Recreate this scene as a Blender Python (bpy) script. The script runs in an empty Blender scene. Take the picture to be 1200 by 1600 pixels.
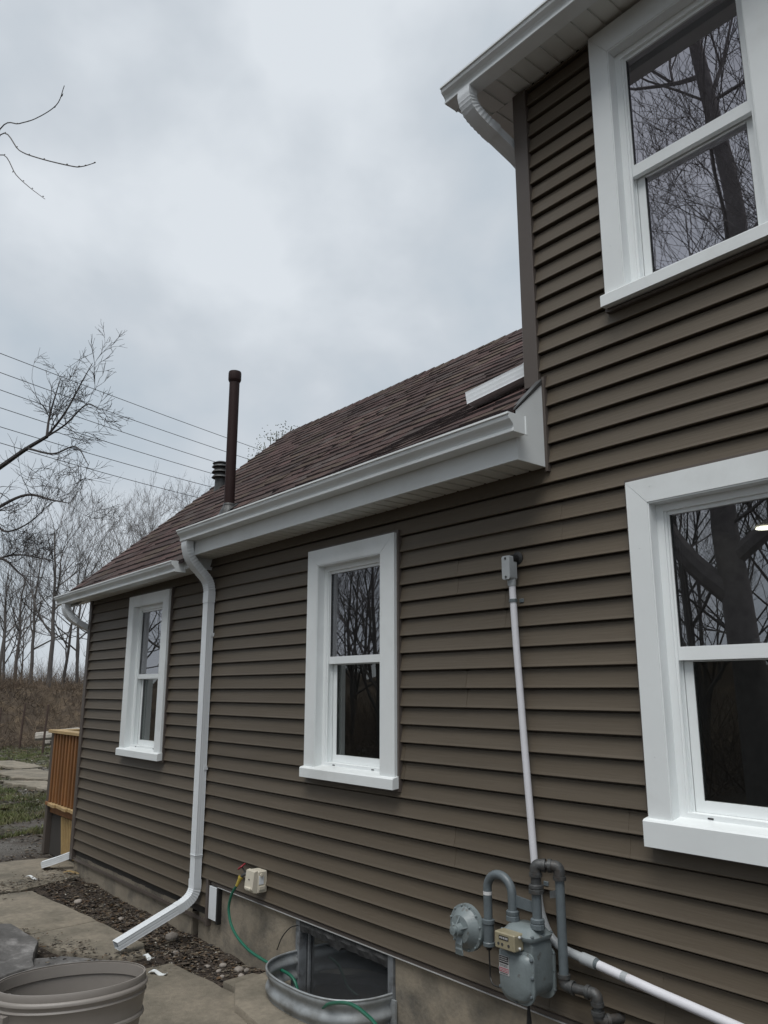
import bpy, math, random
import numpy as np
from mathutils import Vector, Matrix, noise
R = math.radians
random.seed(7)

# ------------------------------------------------------------------ camera, sky, sun, exposure
sc = bpy.context.scene
col = sc.collection
cam_data = bpy.data.cameras.new("camera")
cam = bpy.data.objects.new("camera", cam_data)
col.objects.link(cam)
cam.location = (0.0, -3.12, 1.87)
cam.rotation_euler = (R(90 + 12.78), 0.0, R(50.3))
cam_data.sensor_fit = 'VERTICAL'
cam_data.sensor_height = 36.0
cam_data.lens = 36.0 * 1225.6 / 1600.0
cam_data.clip_start = 0.05
cam_data.clip_end = 2000.0
sc.camera = cam

SUN_EL, SUN_AZ = 64.0, 155.0        # azimuth clockwise from +Y: light from the front of the long wall
world = bpy.data.worlds.new("World")
sc.world = world
world.use_nodes = True
nt = world.node_tree
for n in list(nt.nodes):
    nt.nodes.remove(n)
wn = nt.nodes.new
out = wn('ShaderNodeOutputWorld')
bg = wn('ShaderNodeBackground')
bg.inputs['Strength'].default_value = 0.1
sky = wn('ShaderNodeTexSky')
sky.sky_type = 'NISHITA'
sky.sun_disc = False
sky.sun_elevation = R(SUN_EL)
sky.sun_rotation = R(SUN_AZ)
tc = wn('ShaderNodeTexCoord')
mp = wn('ShaderNodeMapping')
mp.inputs['Scale'].default_value = (1.0, 1.0, 1.35)
mp.inputs['Rotation'].default_value = (0.25, 0.1, 0.6)
n1 = wn('ShaderNodeTexNoise')
n1.inputs['Scale'].default_value = 3.1
n1.inputs['Detail'].default_value = 5.0
n1.inputs['Roughness'].default_value = 0.5
n1.inputs['Distortion'].default_value = 0.15
ramp = wn('ShaderNodeValToRGB')
ramp.color_ramp.elements[0].position = 0.36
ramp.color_ramp.elements[0].color = (2.86, 3.24, 3.60, 1)
ramp.color_ramp.elements[1].position = 0.66
ramp.color_ramp.elements[1].color = (4.22, 4.48, 4.74, 1)
e = ramp.color_ramp.elements.new(0.5)
e.color = (3.40, 3.68, 3.97, 1)
mix = wn('ShaderNodeMix')
mix.data_type = 'RGBA'
mix.inputs['Factor'].default_value = 0.97
nt.links.new(tc.outputs['Generated'], mp.inputs['Vector'])
nt.links.new(mp.outputs['Vector'], n1.inputs['Vector'])
nt.links.new(n1.outputs['Fac'], ramp.inputs['Fac'])
nt.links.new(sky.outputs['Color'], mix.inputs['A'])
nt.links.new(ramp.outputs['Color'], mix.inputs['B'])
nt.links.new(mix.outputs['Result'], bg.inputs['Color'])
nt.links.new(bg.outputs['Background'], out.inputs['Surface'])

sun_data = bpy.data.lights.new("sun", 'SUN')
sun_data.energy = 1.5
sun_data.angle = R(36)
sun_data.color = (1.0, 0.985, 0.96)
sun = bpy.data.objects.new("sun", sun_data)
col.objects.link(sun)
_az = R(SUN_AZ)
_d = Vector((math.sin(_az) * math.cos(R(SUN_EL)), math.cos(_az) * math.cos(R(SUN_EL)), math.sin(R(SUN_EL))))
sun.rotation_euler = _d.to_track_quat('Z', 'Y').to_euler()

sc.view_settings.view_transform = 'Standard'
sc.view_settings.look = 'None'
sc.view_settings.exposure = 0.80
sc.view_settings.gamma = 1.0
sc.view_settings.use_curve_mapping = False

# ------------------------------------------------------------------ materials
MATS = {}
def mat(name, color, rough=0.6, metal=0.0, var=0.12, scale=6.0, bump=0.0, bscale=60.0, stretch=(1, 1, 1),
        spec=0.5, color2=None, c2scale=2.0, c2lo=0.5, c2hi=0.7, attr=None, objvar=0.0, coat=0.0):
    m = bpy.data.materials.new(name)
    m.use_nodes = True
    t = m.node_tree
    L = t.links.new
    b = t.nodes['Principled BSDF']
    b.inputs['Roughness'].default_value = rough
    b.inputs['Metallic'].default_value = metal
    b.inputs['Specular IOR Level'].default_value = spec
    b.inputs['Coat Weight'].default_value = coat
    co = t.nodes.new('ShaderNodeTexCoord')
    mp = t.nodes.new('ShaderNodeMapping')
    mp.inputs['Scale'].default_value = stretch
    L(co.outputs['Object'], mp.inputs['Vector'])
    nz = t.nodes.new('ShaderNodeTexNoise')
    nz.inputs['Scale'].default_value = scale
    nz.inputs['Detail'].default_value = 6
    nz.inputs['Roughness'].default_value = 0.6
    L(mp.outputs['Vector'], nz.inputs['Vector'])
    base = t.nodes.new('ShaderNodeMix'); base.data_type = 'RGBA'
    if attr:
        at = t.nodes.new('ShaderNodeAttribute'); at.attribute_name = attr
        L(at.outputs['Color'], base.inputs['A'])
    else:
        base.inputs['A'].default_value = (*color, 1)
    if color2:
        n2 = t.nodes.new('ShaderNodeTexNoise')
        n2.inputs['Scale'].default_value = c2scale
        n2.inputs['Detail'].default_value = 7
        n2.inputs['Roughness'].default_value = 0.65
        L(mp.outputs['Vector'], n2.inputs['Vector'])
        mr = t.nodes.new('ShaderNodeMapRange')
        mr.inputs['From Min'].default_value = c2lo
        mr.inputs['From Max'].default_value = c2hi
        L(n2.outputs['Fac'], mr.inputs['Value'])
        L(mr.outputs['Result'], base.inputs['Factor'])
        base.inputs['B'].default_value = (*color2, 1)
    else:
        base.inputs['Factor'].default_value = 0.0
    hsv = t.nodes.new('ShaderNodeHueSaturation')
    mr2 = t.nodes.new('ShaderNodeMapRange')
    mr2.inputs['From Min'].default_value = 0.25
    mr2.inputs['From Max'].default_value = 0.75
    mr2.inputs['To Min'].default_value = 1 - var
    mr2.inputs['To Max'].default_value = 1 + var
    L(nz.outputs['Fac'], mr2.inputs['Value'])
    val = mr2.outputs['Result']
    if objvar:
        oi = t.nodes.new('ShaderNodeObjectInfo')
        m3 = t.nodes.new('ShaderNodeMapRange')
        m3.inputs['To Min'].default_value = 1 - objvar
        m3.inputs['To Max'].default_value = 1 + objvar
        L(oi.outputs['Random'], m3.inputs['Value'])
        mu = t.nodes.new('ShaderNodeMath'); mu.operation = 'MULTIPLY'
        L(val, mu.inputs[0]); L(m3.outputs['Result'], mu.inputs[1])
        val = mu.outputs[0]
    L(val, hsv.inputs['Value'])
    L(base.outputs['Result'], hsv.inputs['Color'])
    L(hsv.outputs['Color'], b.inputs['Base Color'])
    if bump:
        nb = t.nodes.new('ShaderNodeTexNoise')
        nb.inputs['Scale'].default_value = bscale
        nb.inputs['Detail'].default_value = 5
        L(mp.outputs['Vector'], nb.inputs['Vector'])
        bp = t.nodes.new('ShaderNodeBump')
        bp.inputs['Strength'].default_value = bump
        bp.inputs['Distance'].default_value = 0.01
        L(nb.outputs['Fac'], bp.inputs['Height'])
        L(bp.outputs['Normal'], b.inputs['Normal'])
    MATS[name] = m
    return m

M_SIDING = mat('siding_vinyl', (0.092, 0.074, 0.053), 0.5, var=0.09, scale=3, bump=0.11, bscale=26, stretch=(0.25, 1, 4), objvar=0.045, spec=0.35, color2=(0.108, 0.089, 0.067), c2scale=0.9, c2lo=0.45, c2hi=0.75)
M_BROWN = mat('brown_aluminium', (0.098, 0.082, 0.072), 0.4, var=0.05, spec=0.35)
M_WHITE = mat('white_aluminium', (0.74, 0.77, 0.77), 0.42, var=0.04, scale=2.5, bump=0.04, bscale=5, color2=(0.62, 0.64, 0.63), c2scale=1.3, c2lo=0.5, c2hi=0.75)
M_VINYL = mat('white_vinyl', (0.80, 0.83, 0.83), 0.35, var=0.03, scale=3)
M_SPOUT = mat('spout_aluminium', (0.70, 0.73, 0.75), 0.35, var=0.05, scale=4, bump=0.05, bscale=7, color2=(0.56, 0.57, 0.56), c2scale=3.0, c2lo=0.55, c2hi=0.8, stretch=(1, 1, 0.3))
M_SOFFIT = mat('soffit_vinyl', (0.66, 0.67, 0.64), 0.5, var=0.04)
M_SHINGLE = mat('shingle_granules', (0.06, 0.04, 0.036), 0.92, var=0.22, scale=70, bump=0.5, bscale=220, attr='tint', spec=0.2)
M_UNDER = mat('roof_felt', (0.02, 0.018, 0.017), 0.95)
M_DARKVOID = mat('backing_and_shade', (0.05, 0.045, 0.04), 0.9)  # wall backing; also colours the sheets imitating shade under the deck
M_CONC = mat('foundation_concrete', (0.25, 0.215, 0.165), 0.9, var=0.22, scale=5, bump=0.35, bscale=45, color2=(0.115, 0.105, 0.088), c2scale=2.6, c2lo=0.48, c2hi=0.66)
M_SLAB = mat('slab_concrete', (0.225, 0.195, 0.15), 0.9, var=0.22, scale=22, bump=0.4, bscale=90, color2=(0.115, 0.103, 0.078), c2scale=2.6, c2lo=0.40, c2hi=0.70, objvar=0.10)
M_ROCK = mat('dark_flagstone', (0.105, 0.10, 0.095), 0.8, var=0.3, scale=10, bump=0.5, bscale=40, color2=(0.26, 0.25, 0.24), c2scale=6, c2lo=0.5, c2hi=0.7)
M_STONE = mat('pale_stone', (0.27, 0.24, 0.21), 0.85, var=0.25, scale=20, bump=0.4, bscale=70, objvar=0.25)
M_METER = mat('meter_grey_paint', (0.17, 0.20, 0.205), 0.42, var=0.14, scale=16, bump=0.12, bscale=90, color2=(0.085, 0.078, 0.066), c2scale=17, c2lo=0.58, c2hi=0.70)
M_PIPE = mat('grey_pipe_paint', (0.105, 0.125, 0.135), 0.42, var=0.16, scale=18, bump=0.1, bscale=60)
M_PIPED = mat('dark_pipe_iron', (0.05, 0.052, 0.052), 0.5, var=0.35, scale=22, bump=0.25, bscale=80, color2=(0.045, 0.035, 0.028), c2scale=14)
M_PVC = mat('white_conduit', (0.63, 0.63, 0.66), 0.4, var=0.06, scale=8, color2=(0.42, 0.38, 0.36), c2scale=14, c2lo=0.62, c2hi=0.78)
M_PVCG = mat('grey_conduit', (0.34, 0.36, 0.37), 0.45, var=0.08)
M_CREAM = mat('cream_plastic', (0.55, 0.51, 0.42), 0.45, var=0.08)
M_INDEX = mat('index_plate', (0.27, 0.24, 0.16), 0.35, var=0.12, scale=30)
M_BLACK = mat('black_rubber', (0.012, 0.012, 0.012), 0.5)
M_RED = mat('red_paint', (0.20, 0.012, 0.02), 0.45, var=0.2)
M_REDPRINT = mat('red_print', (0.30, 0.03, 0.05), 0.5)
M_BRASS = mat('yellow_brass', (0.62, 0.48, 0.10), 0.4, metal=0.4, var=0.1)
M_HOSE = mat('green_hose', (0.012, 0.115, 0.07), 0.35, var=0.12, scale=30)
M_GALV = mat('galvanised_steel', (0.30, 0.32, 0.33), 0.5, metal=0.25, var=0.25, scale=9, bump=0.1, bscale=20, color2=(0.16, 0.16, 0.15), c2scale=6, c2lo=0.45, c2hi=0.7)
M_BIN = mat('taupe_plastic', (0.245, 0.222, 0.20), 0.42, var=0.08, scale=4, bump=0.05, bscale=30, color2=(0.26, 0.24, 0.22), c2scale=3, c2lo=0.58, c2hi=0.8)
M_CEDAR = mat('stained_cedar', (0.225, 0.10, 0.034), 0.6, var=0.3, scale=5, stretch=(8, 8, 0.6), bump=0.2, bscale=18, objvar=0.15)
M_PINE = mat('pale_pine', (0.40, 0.28, 0.135), 0.65, var=0.2, scale=5, stretch=(1, 8, 8))
M_LATT = mat('tan_lattice_wood', (0.36, 0.25, 0.11), 0.7, var=0.25, scale=8)
M_FLUE = mat('brown_flue_paint', (0.026, 0.013, 0.012), 0.6, var=0.1, scale=5, spec=0.2)
M_BARK = mat('grey_bark', (0.095, 0.086, 0.08), 0.95, var=0.3, scale=7, bump=0.6, bscale=14, stretch=(1, 1, 0.3))
M_BARKR = mat('pale_bark', (0.17, 0.155, 0.15), 0.95, var=0.3, scale=7)
M_BARKD = mat('dark_bark', (0.05, 0.044, 0.042), 0.95, var=0.3, scale=7)
M_WIRE = mat('wire', (0.03, 0.03, 0.033), 0.6)
M_LITTER = mat('leaf_litter', (0.1, 0.06, 0.03), 0.85, var=0.2, attr='tint', scale=40)
M_RUST = mat('rusty_steel', (0.07, 0.045, 0.035), 0.8, var=0.3)
M_ROOM = mat('room_paint', (0.14, 0.13, 0.115), 0.9)
M_CURTAIN = mat('grey_curtain', (0.50, 0.50, 0.48), 0.9, var=0.15, stretch=(8, 8, 0.3), scale=4)
M_LEAF = mat('green_leaf', (0.06, 0.07, 0.03), 0.7, var=0.3)
M_FRAME_OLD = mat('old_window_frame', (0.17, 0.18, 0.19), 0.55, var=0.3, scale=14, color2=(0.05, 0.05, 0.05), c2scale=8)
M_GRIME = mat('grimy_header', (0.045, 0.045, 0.045), 0.85, var=0.7, scale=22, bump=0.6, bscale=30)
M_TAPE = mat('white_tape', (0.6, 0.6, 0.6), 0.6)
M_GREYLABEL = mat('label_white', (0.42, 0.42, 0.42), 0.5, var=0.1, scale=50)

def glass(name, refl, tint, trans=(0.50, 0.52, 0.50), grime_lift=0.022):
    m = bpy.data.materials.new(name); m.use_nodes = True
    t = m.node_tree; L = t.links.new
    for n in list(t.nodes): t.nodes.remove(n)
    o = t.nodes.new('ShaderNodeOutputMaterial')
    mx = t.nodes.new('ShaderNodeMixShader')
    tr = t.nodes.new('ShaderNodeBsdfTransparent'); tr.inputs['Color'].default_value = (*trans, 1)
    gl = t.nodes.new('ShaderNodeBsdfGlossy'); gl.inputs['Roughness'].default_value = 0.0
    gl.inputs['Color'].default_value = (*tint, 1)
    fr = t.nodes.new('ShaderNodeFresnel'); fr.inputs['IOR'].default_value = 1.5
    ma = t.nodes.new('ShaderNodeMath'); ma.operation = 'MULTIPLY_ADD'
    ma.inputs[1].default_value = 1.3; ma.inputs[2].default_value = refl
    nz = t.nodes.new('ShaderNodeTexNoise'); nz.inputs['Scale'].default_value = 1.6
    bp = t.nodes.new('ShaderNodeBump'); bp.inputs['Strength'].default_value = 0.012
    L(nz.outputs['Fac'], bp.inputs['Height']); L(bp.outputs['Normal'], gl.inputs['Normal'])
    L(fr.outputs['Fac'], ma.inputs[0]); L(ma.outputs[0], mx.inputs['Fac'])
    df = t.nodes.new('ShaderNodeBsdfDiffuse'); df.inputs['Color'].default_value = (0.5, 0.52, 0.54, 1)
    m2 = t.nodes.new('ShaderNodeMixShader'); m2.inputs['Fac'].default_value = grime_lift  # pale veil painted in to lift dark reflections; basement pane: real grime
    L(tr.outputs[0], m2.inputs[1]); L(df.outputs[0], m2.inputs[2])
    L(m2.outputs[0], mx.inputs[1]); L(gl.outputs[0], mx.inputs[2]); L(mx.outputs[0], o.inputs['Surface'])
    MATS[name] = m
    return m
M_GLASS = glass('window_glass', 0.19, (0.92, 0.91, 0.95))
M_GLASSU = glass('coated_glass', 0.30, (0.93, 0.90, 0.97))
M_GLASSL = glass('lower_sash_glass', 0.08, (0.90, 0.92, 0.90), grime_lift=0.008)
M_GLASSB = glass('dirty_glass', 0.02, (0.7, 0.75, 0.78), (0.4, 0.42, 0.42), 0.11)

def emit(name, colr, s):
    m = bpy.data.materials.new(name); m.use_nodes = True
    b = m.node_tree.nodes['Principled BSDF']
    b.inputs['Base Color'].default_value = (0.8, 0.8, 0.8, 1)
    b.inputs['Emission Color'].default_value = (*colr, 1)
    b.inputs['Emission Strength'].default_value = s
    return m
M_LAMP = emit('lit_lamp', (1.0, 0.93, 0.8), 6.0)

# ------------------------------------------------------------------ mesh helpers
class MB:
    def __init__(s):
        s.v = []; s.f = []; s.c = []; s.cur = None
    def add(s, vs, fs):
        k = len(s.v); s.v += [tuple(p) for p in vs]; s.f += [tuple(i + k for i in f) for f in fs]
        if s.cur is not None: s.c += [s.cur] * len(vs)
        return s
    def box(s, x0, x1, y0, y1, z0, z1):
        return s.add([(x0, y0, z0), (x1, y0, z0), (x1, y1, z0), (x0, y1, z0), (x0, y0, z1), (x1, y0, z1), (x1, y1, z1), (x0, y1, z1)],
                     [(0, 3, 2, 1), (4, 5, 6, 7), (0, 1, 5, 4), (1, 2, 6, 5), (2, 3, 7, 6), (3, 0, 4, 7)])
    def rbox(s, x0, x1, y0, y1, z0, z1, b=0.002):
        # chamfered box: 24-vertex
        vs = []; fs = []
        X = (x0, x1); Y = (y0, y1); Z = (z0, z1)
        idx = {}
        for i in (0, 1):
            for j in (0, 1):
                for k in (0, 1):
                    sx, sy, sz = (1, -1)[i], (1, -1)[j], (1, -1)[k]
                    for a in range(3):
                        p = [X[i] + sx * b, Y[j] + sy * b, Z[k] + sz * b]
                        p[a] = (X[i], Y[j], Z[k])[a]
                        idx[(i, j, k, a)] = len(vs); vs.append(p)
        for a in range(3):
            o1, o2 = [q for q in range(3) if q != a]
            for e in (0, 1):
                q = []
                for (m, n) in ((0, 0), (1, 0), (1, 1), (0, 1)):
                    t = [0, 0, 0]; t[a] = e; t[o1] = m; t[o2] = n
                    q.append(idx[(*t, a)])
                fs.append(q)
        for a in range(3):       # edges parallel to axis a
            o1, o2 = [q for q in range(3) if q != a]
            for m in (0, 1):
                for n in (0, 1):
                    t0 = [0, 0, 0]; t0[o1] = m; t0[o2] = n
                    t1 = list(t0); t1[a] = 1
                    fs.append([idx[(*t0, o1)], idx[(*t1, o1)], idx[(*t1, o2)], idx[(*t0, o2)]])
        for i in (0, 1):
            for j in (0, 1):
                for k in (0, 1):
                    fs.append([idx[(i, j, k, 0)], idx[(i, j, k, 1)], idx[(i, j, k, 2)]])
        return s.add(vs, fs)
    def prism(s, poly, axis, a0, a1, zf=None):
        """extrude a 2-D polygon along an axis; poly in the two other axes in order"""
        n = len(poly); vs = []
        for a in (a0, a1):
            for p in poly:
                q = [0, 0, 0]
                o = [k for k in range(3) if k != axis]
                q[axis] = a; q[o[0]] = p[0]; q[o[1]] = p[1]
                if zf: q[2] += zf(q[0], q[1])
                vs.append(q)
        fs = [[i, (i + 1) % n, n + (i + 1) % n, n + i] for i in range(n)]
        fs.append(list(range(n))[::-1]); fs.append([n + i for i in range(n)])
        return s.add(vs, fs)
    def tube(s, pts, r, n=10, cap=True, squash=None):
        pts = [Vector(p) for p in pts]
        rs = r if isinstance(r, (list, tuple)) else [r] * len(pts)
        k = len(s.v); vs = []; fs = []
        prev = None
        for i, p in enumerate(pts):
            t = (pts[min(i + 1, len(pts) - 1)] - pts[max(i - 1, 0)])
            if t.length < 1e-9: t = Vector((0, 0, 1))
            t.normalize()
            if prev is None:
                u = t.orthogonal().normalized()
            else:
                u = prev - t * prev.dot(t)
                u = u.normalized() if u.length > 1e-6 else t.orthogonal().normalized()
            prev = u; w = t.cross(u)
            for j in range(n):
                a = 2 * math.pi * j / n
                vs.append(p + (u * math.cos(a) + w * math.sin(a)) * rs[i])
        for i in range(len(pts) - 1):
            for j in range(n):
                fs.append((i * n + j, i * n + (j + 1) % n, (i + 1) * n + (j + 1) % n, (i + 1) * n + j))
        if cap:
            fs.append(tuple(range(n))[::-1]); fs.append(tuple((len(pts) - 1) * n + j for j in range(n)))
        return s.add(vs, fs)
    def sweep(s, pts, prof, ups=None, cap=True):
        """sweep a closed 2-D profile (side, up) along pts; ups = side axis vector fixed"""
        pts = [Vector(p) for p in pts]; n = len(prof); vs = []; fs = []
        side = Vector(ups)
        for i, p in enumerate(pts):
            t = (pts[min(i + 1, len(pts) - 1)] - pts[max(i - 1, 0)]).normalized()
            sd = (side - t * side.dot(t)).normalized(); up = t.cross(sd)
            for a, b in prof: vs.append(p + sd * a + up * b)
        for i in range(len(pts) - 1):
            for j in range(n):
                fs.append((i * n + j, i * n + (j + 1) % n, (i + 1) * n + (j + 1) % n, (i + 1) * n + j))
        if cap:
            fs.append(tuple(range(n))[::-1]); fs.append(tuple((len(pts) - 1) * n + j for j in range(n)))
        return s.add(vs, fs)
    def lathe(s, prof, c, axis=(0, 0, 1), n=24):
        ax = Vector(axis).normalized(); u = ax.orthogonal().normalized(); w = ax.cross(u); c = Vector(c)
        vs = []; fs = []
        for r, h in prof:
            for j in range(n):
                a = 2 * math.pi * j / n
                vs.append(c + ax * h + (u * math.cos(a) + w * math.sin(a)) * r)
        for i in range(len(prof) - 1):
            for j in range(n):
                fs.append((i * n + j, i * n + (j + 1) % n, (i + 1) * n + (j + 1) % n, (i + 1) * n + j))
        fs.append(tuple(range(n))[::-1]); fs.append(tuple((len(prof) - 1) * n + j for j in range(n)))
        return s.add(vs, fs)
    def build(s, name, m, parent=None, smooth=False, angle=35, recalc=True):
        me = bpy.data.meshes.new(name)
        me.from_pydata(s.v, [], s.f)
        if recalc and len(s.f) < 60000:
            import bmesh
            b = bmesh.new(); b.from_mesh(me)
            bmesh.ops.recalc_face_normals(b, faces=b.faces)
            b.to_mesh(me); b.free()
        if s.c:
            a = me.color_attributes.new('tint', 'FLOAT_COLOR', 'POINT')
            a.data.foreach_set('color', np.array([(c[0], c[1], c[2], 1.0) for c in s.c], dtype=np.float32).ravel())
        me.materials.append(m)
        if smooth:
            me.polygons.foreach_set('use_smooth', [True] * len(me.polygons))
            me.set_sharp_from_angle(angle=R(angle))
        me.update()
        o = bpy.data.objects.new(name, me)
        col.objects.link(o)
        if parent is not None: o.parent = parent
        return o

def tag(o, label=None, cat=None, group=None, kind=None):
    if label: o['label'] = label
    if cat: o['category'] = cat
    if group: o['group'] = group
    if kind: o['kind'] = kind
    return o
def thing(name, label, cat, loc=(0, 0, 0), group=None):
    o = bpy.data.objects.new(name, None); col.objects.link(o); o.location = loc
    o.empty_display_size = 0.2
    return tag(o, label, cat, group)
def sub(o, parent):
    """parent an object whose mesh is in world coordinates to a thing that stands away from the origin"""
    o.parent = parent
    o.matrix_parent_inverse = Matrix.Translation(-Vector(parent.location))
    return o
def catmull(P, n=8):
    P = [Vector(p) for p in P]; P = [P[0] * 2 - P[1]] + P + [P[-1] * 2 - P[-2]]; o = []
    for i in range(1, len(P) - 2):
        for k in range(n):
            t = k / n
            o.append(0.5 * ((2 * P[i]) + (P[i + 1] - P[i - 1]) * t + (2 * P[i - 1] - 5 * P[i] + 4 * P[i + 1] - P[i + 2]) * t * t + (3 * P[i] - P[i - 1] - 3 * P[i + 1] + P[i + 2]) * t ** 3))
    o.append(P[-2]); return o
def fillet(P, r, n=6):
    """polyline with rounded corners"""
    P = [Vector(p) for p in P]; o = [P[0]]
    for i in range(1, len(P) - 1):
        a = (P[i - 1] - P[i]); b = (P[i + 1] - P[i])
        rr = min(r, a.length * 0.49, b.length * 0.49)
        A = P[i] + a.normalized() * rr; B = P[i] + b.normalized() * rr
        for k in range(n + 1):
            t = k / n
            o.append(A * (1 - t) ** 2 + P[i] * 2 * t * (1 - t) + B * t * t)
    o.append(P[-1]); return o
def fbm(x, y, z=0.0, o=4):
    return noise.fractal(Vector((x, y, z)), 1.0, 2.0, o)

# ------------------------------------------------------------------ ground (one sheet, finer near the house)
def gh(x, y):
    if x < -4.4 and x > -16 and -6 < y < 3:
        w = 1.0
    else:
        w = 0.5
    h = 0.022 * fbm(x * 1.7, y * 1.7) * w + 0.008 * fbm(x * 9, y * 9, 3.0) * w
    d = math.hypot(x + 5, y + 1)
    h += 0.10 * fbm(x * 0.12, y * 0.12, 5.0) * min(1, max(0, (d - 9) / 12))
    if -9.4 < x < -4.7 and -0.5 < y < 0.3:    # soil bed by the foundation
        h += 0.035 * (fbm(x * 2.4, y * 2.4, 9.0) * 0.6 + 0.25)
    return h - 0.012
def graded(parts):
    o = [parts[0][0]]
    for a, b, s in parts:
        n = max(1, int(round((b - a) / s))); o += [a + (b - a) * (i + 1) / n for i in range(n)]
    return o
gx = graded([(-900, -300, 200), (-300, -60, 40), (-60, -30, 3), (-30, -14, 0.4), (-14, -9.6, 0.08), (-9.6, -2, 0.045), (-2, 6, 0.4), (6, 30, 4), (30, 900, 290)])
gy = graded([(-900, -300, 200), (-300, -30, 30), (-30, -5, 1.5), (-5, -1.8, 0.15), (-1.8, 0.4, 0.04), (0.4, 8, 0.25), (8, 30, 2), (30, 900, 290)])
g = MB()
vs = [(x, y, gh(x, y)) for y in gy for x in gx]
W_ = len(gx)
fs = [(j * W_ + i, j * W_ + i + 1, (j + 1) * W_ + i + 1, (j + 1) * W_ + i) for j in range(len(gy) - 1) for i in range(W_ - 1)]
g.add(vs, fs)
def ground_mat():
    m = bpy.data.materials.new('ground_soil'); m.use_nodes = True
    t = m.node_tree; L = t.links.new; b = t.nodes['Principled BSDF']
    b.inputs['Roughness'].default_value = 0.95; b.inputs['Specular IOR Level'].default_value = 0.15
    co = t.nodes.new('ShaderNodeTexCoord')
    def nz(sc_, d=6, r=0.6):
        n = t.nodes.new('ShaderNodeTexNoise'); n.inputs['Scale'].default_value = sc_; n.inputs['Detail'].default_value = d
        n.inputs['Roughness'].default_value = r; L(co.outputs['Object'], n.inputs['Vector']); return n.outputs['Fac']
    def rng(v, a, b_, c=0.0, d=1.0):
        n = t.nodes.new('ShaderNodeMapRange'); n.inputs['From Min'].default_value = a; n.inputs['From Max'].default_value = b_
        n.inputs['To Min'].default_value = c; n.inputs['To Max'].default_value = d; L(v, n.inputs['Value']); return n.outputs['Result']
    def mixc(f, A, B):
        n = t.nodes.new('ShaderNodeMix'); n.data_type = 'RGBA'; L(f, n.inputs['Factor'])
        for k, v in (('A', A), ('B', B)):
            if isinstance(v, tuple): n.inputs[k].default_value = (*v, 1)
            else: L(v, n.inputs[k])
        return n.outputs['Result']
    soil = mixc(rng(nz(7), 0.35, 0.7), (0.030, 0.024, 0.020), (0.075, 0.060, 0.048))
    soil = mixc(rng(nz(60, 3), 0.55, 0.75), soil, (0.15, 0.125, 0.10))
    gravel = mixc(rng(nz(90, 3, 0.8), 0.4, 0.62), (0.07, 0.065, 0.058), (0.20, 0.19, 0.175))
    grass = mixc(rng(nz(18), 0.35, 0.7), (0.040, 0.046, 0.018), (0.075, 0.080, 0.034))
    sp = t.nodes.new('ShaderNodeSeparateXYZ'); L(co.outputs['Object'], sp.inputs[0])
    def mul(a, b_):
        n = t.nodes.new('ShaderNodeMath'); n.operation = 'MULTIPLY'; L(a, n.inputs[0]); L(b_, n.inputs[1]); return n.outputs[0]
    far = rng(sp.outputs['X'], -9.6, -11.0)
    near = mixc(mul(rng(nz(0.9, 4), 0.42, 0.56), far), soil, gravel)
    c = mixc(mul(rng(nz(0.55, 8, 0.65), 0.47, 0.58), rng(sp.outputs['X'], -11.0, -13.0)), near, grass)
    L(c, b.inputs['Base Color'])
    bp = t.nodes.new('ShaderNodeBump'); bp.inputs['Strength'].default_value = 0.8; bp.inputs['Distance'].default_value = 0.02
    L(nz(45, 5, 0.7), bp.inputs['Height']); L(bp.outputs['Normal'], b.inputs['Normal'])
    return m
M_GROUND = ground_mat()
ground = g.build('ground', M_GROUND, smooth=True, angle=180, recalc=False)
tag(ground, kind='structure')

# embankment far behind the yard
def bank_h(x, y):
    e = -28.6 + 0.9 * fbm(y * 0.15, 2.0) - max(0, y - 12) * 0.12
    t = min(1, max(0, (e - x) / 3.4)); t = t * t * (3 - 2 * t)
    return t * (1.95 + 0.2 * fbm(x * 0.2, y * 0.2, 8.0)) + 0.10 * fbm(x * 0.9, y * 0.9, 4.0) * min(1, t * 3) - 0.06
b = MB()
bx = graded([(-200, -60, 20), (-60, -36, 2), (-36, -27, 0.3)]); by = graded([(-90, -10, 6), (-10, 22, 0.5), (22, 140, 10)])
vs = [(x, y, bank_h(x, y)) for y in by for x in bx]; W_ = len(bx)
b.add(vs, [(j * W_ + i, j * W_ + i + 1, (j + 1) * W_ + i + 1, (j + 1) * W_ + i) for j in range(len(by) - 1) for i in range(W_ - 1)])
M_BANK = mat('bank_soil', (0.062, 0.046, 0.032), 0.95, var=0.4, scale=3, bump=0.8, bscale=8, color2=(0.11, 0.08, 0.05), c2scale=1.2)
tag(b.build('embankment', M_BANK, smooth=True, angle=180, recalc=False), kind='structure')

# ------------------------------------------------------------------ the house
house = thing('house', 'house clad in dark taupe horizontal siding with white windows, gutters and a brown shingled roof', 'house')
HX0, HX1 = -8.87, 4.0
ZB_L, ZB_M = 0.165, 0.44
EX = 0.1016
def course_z(k): return 1.878 + (16 - k) * EX          # bottom line of course k
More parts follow.
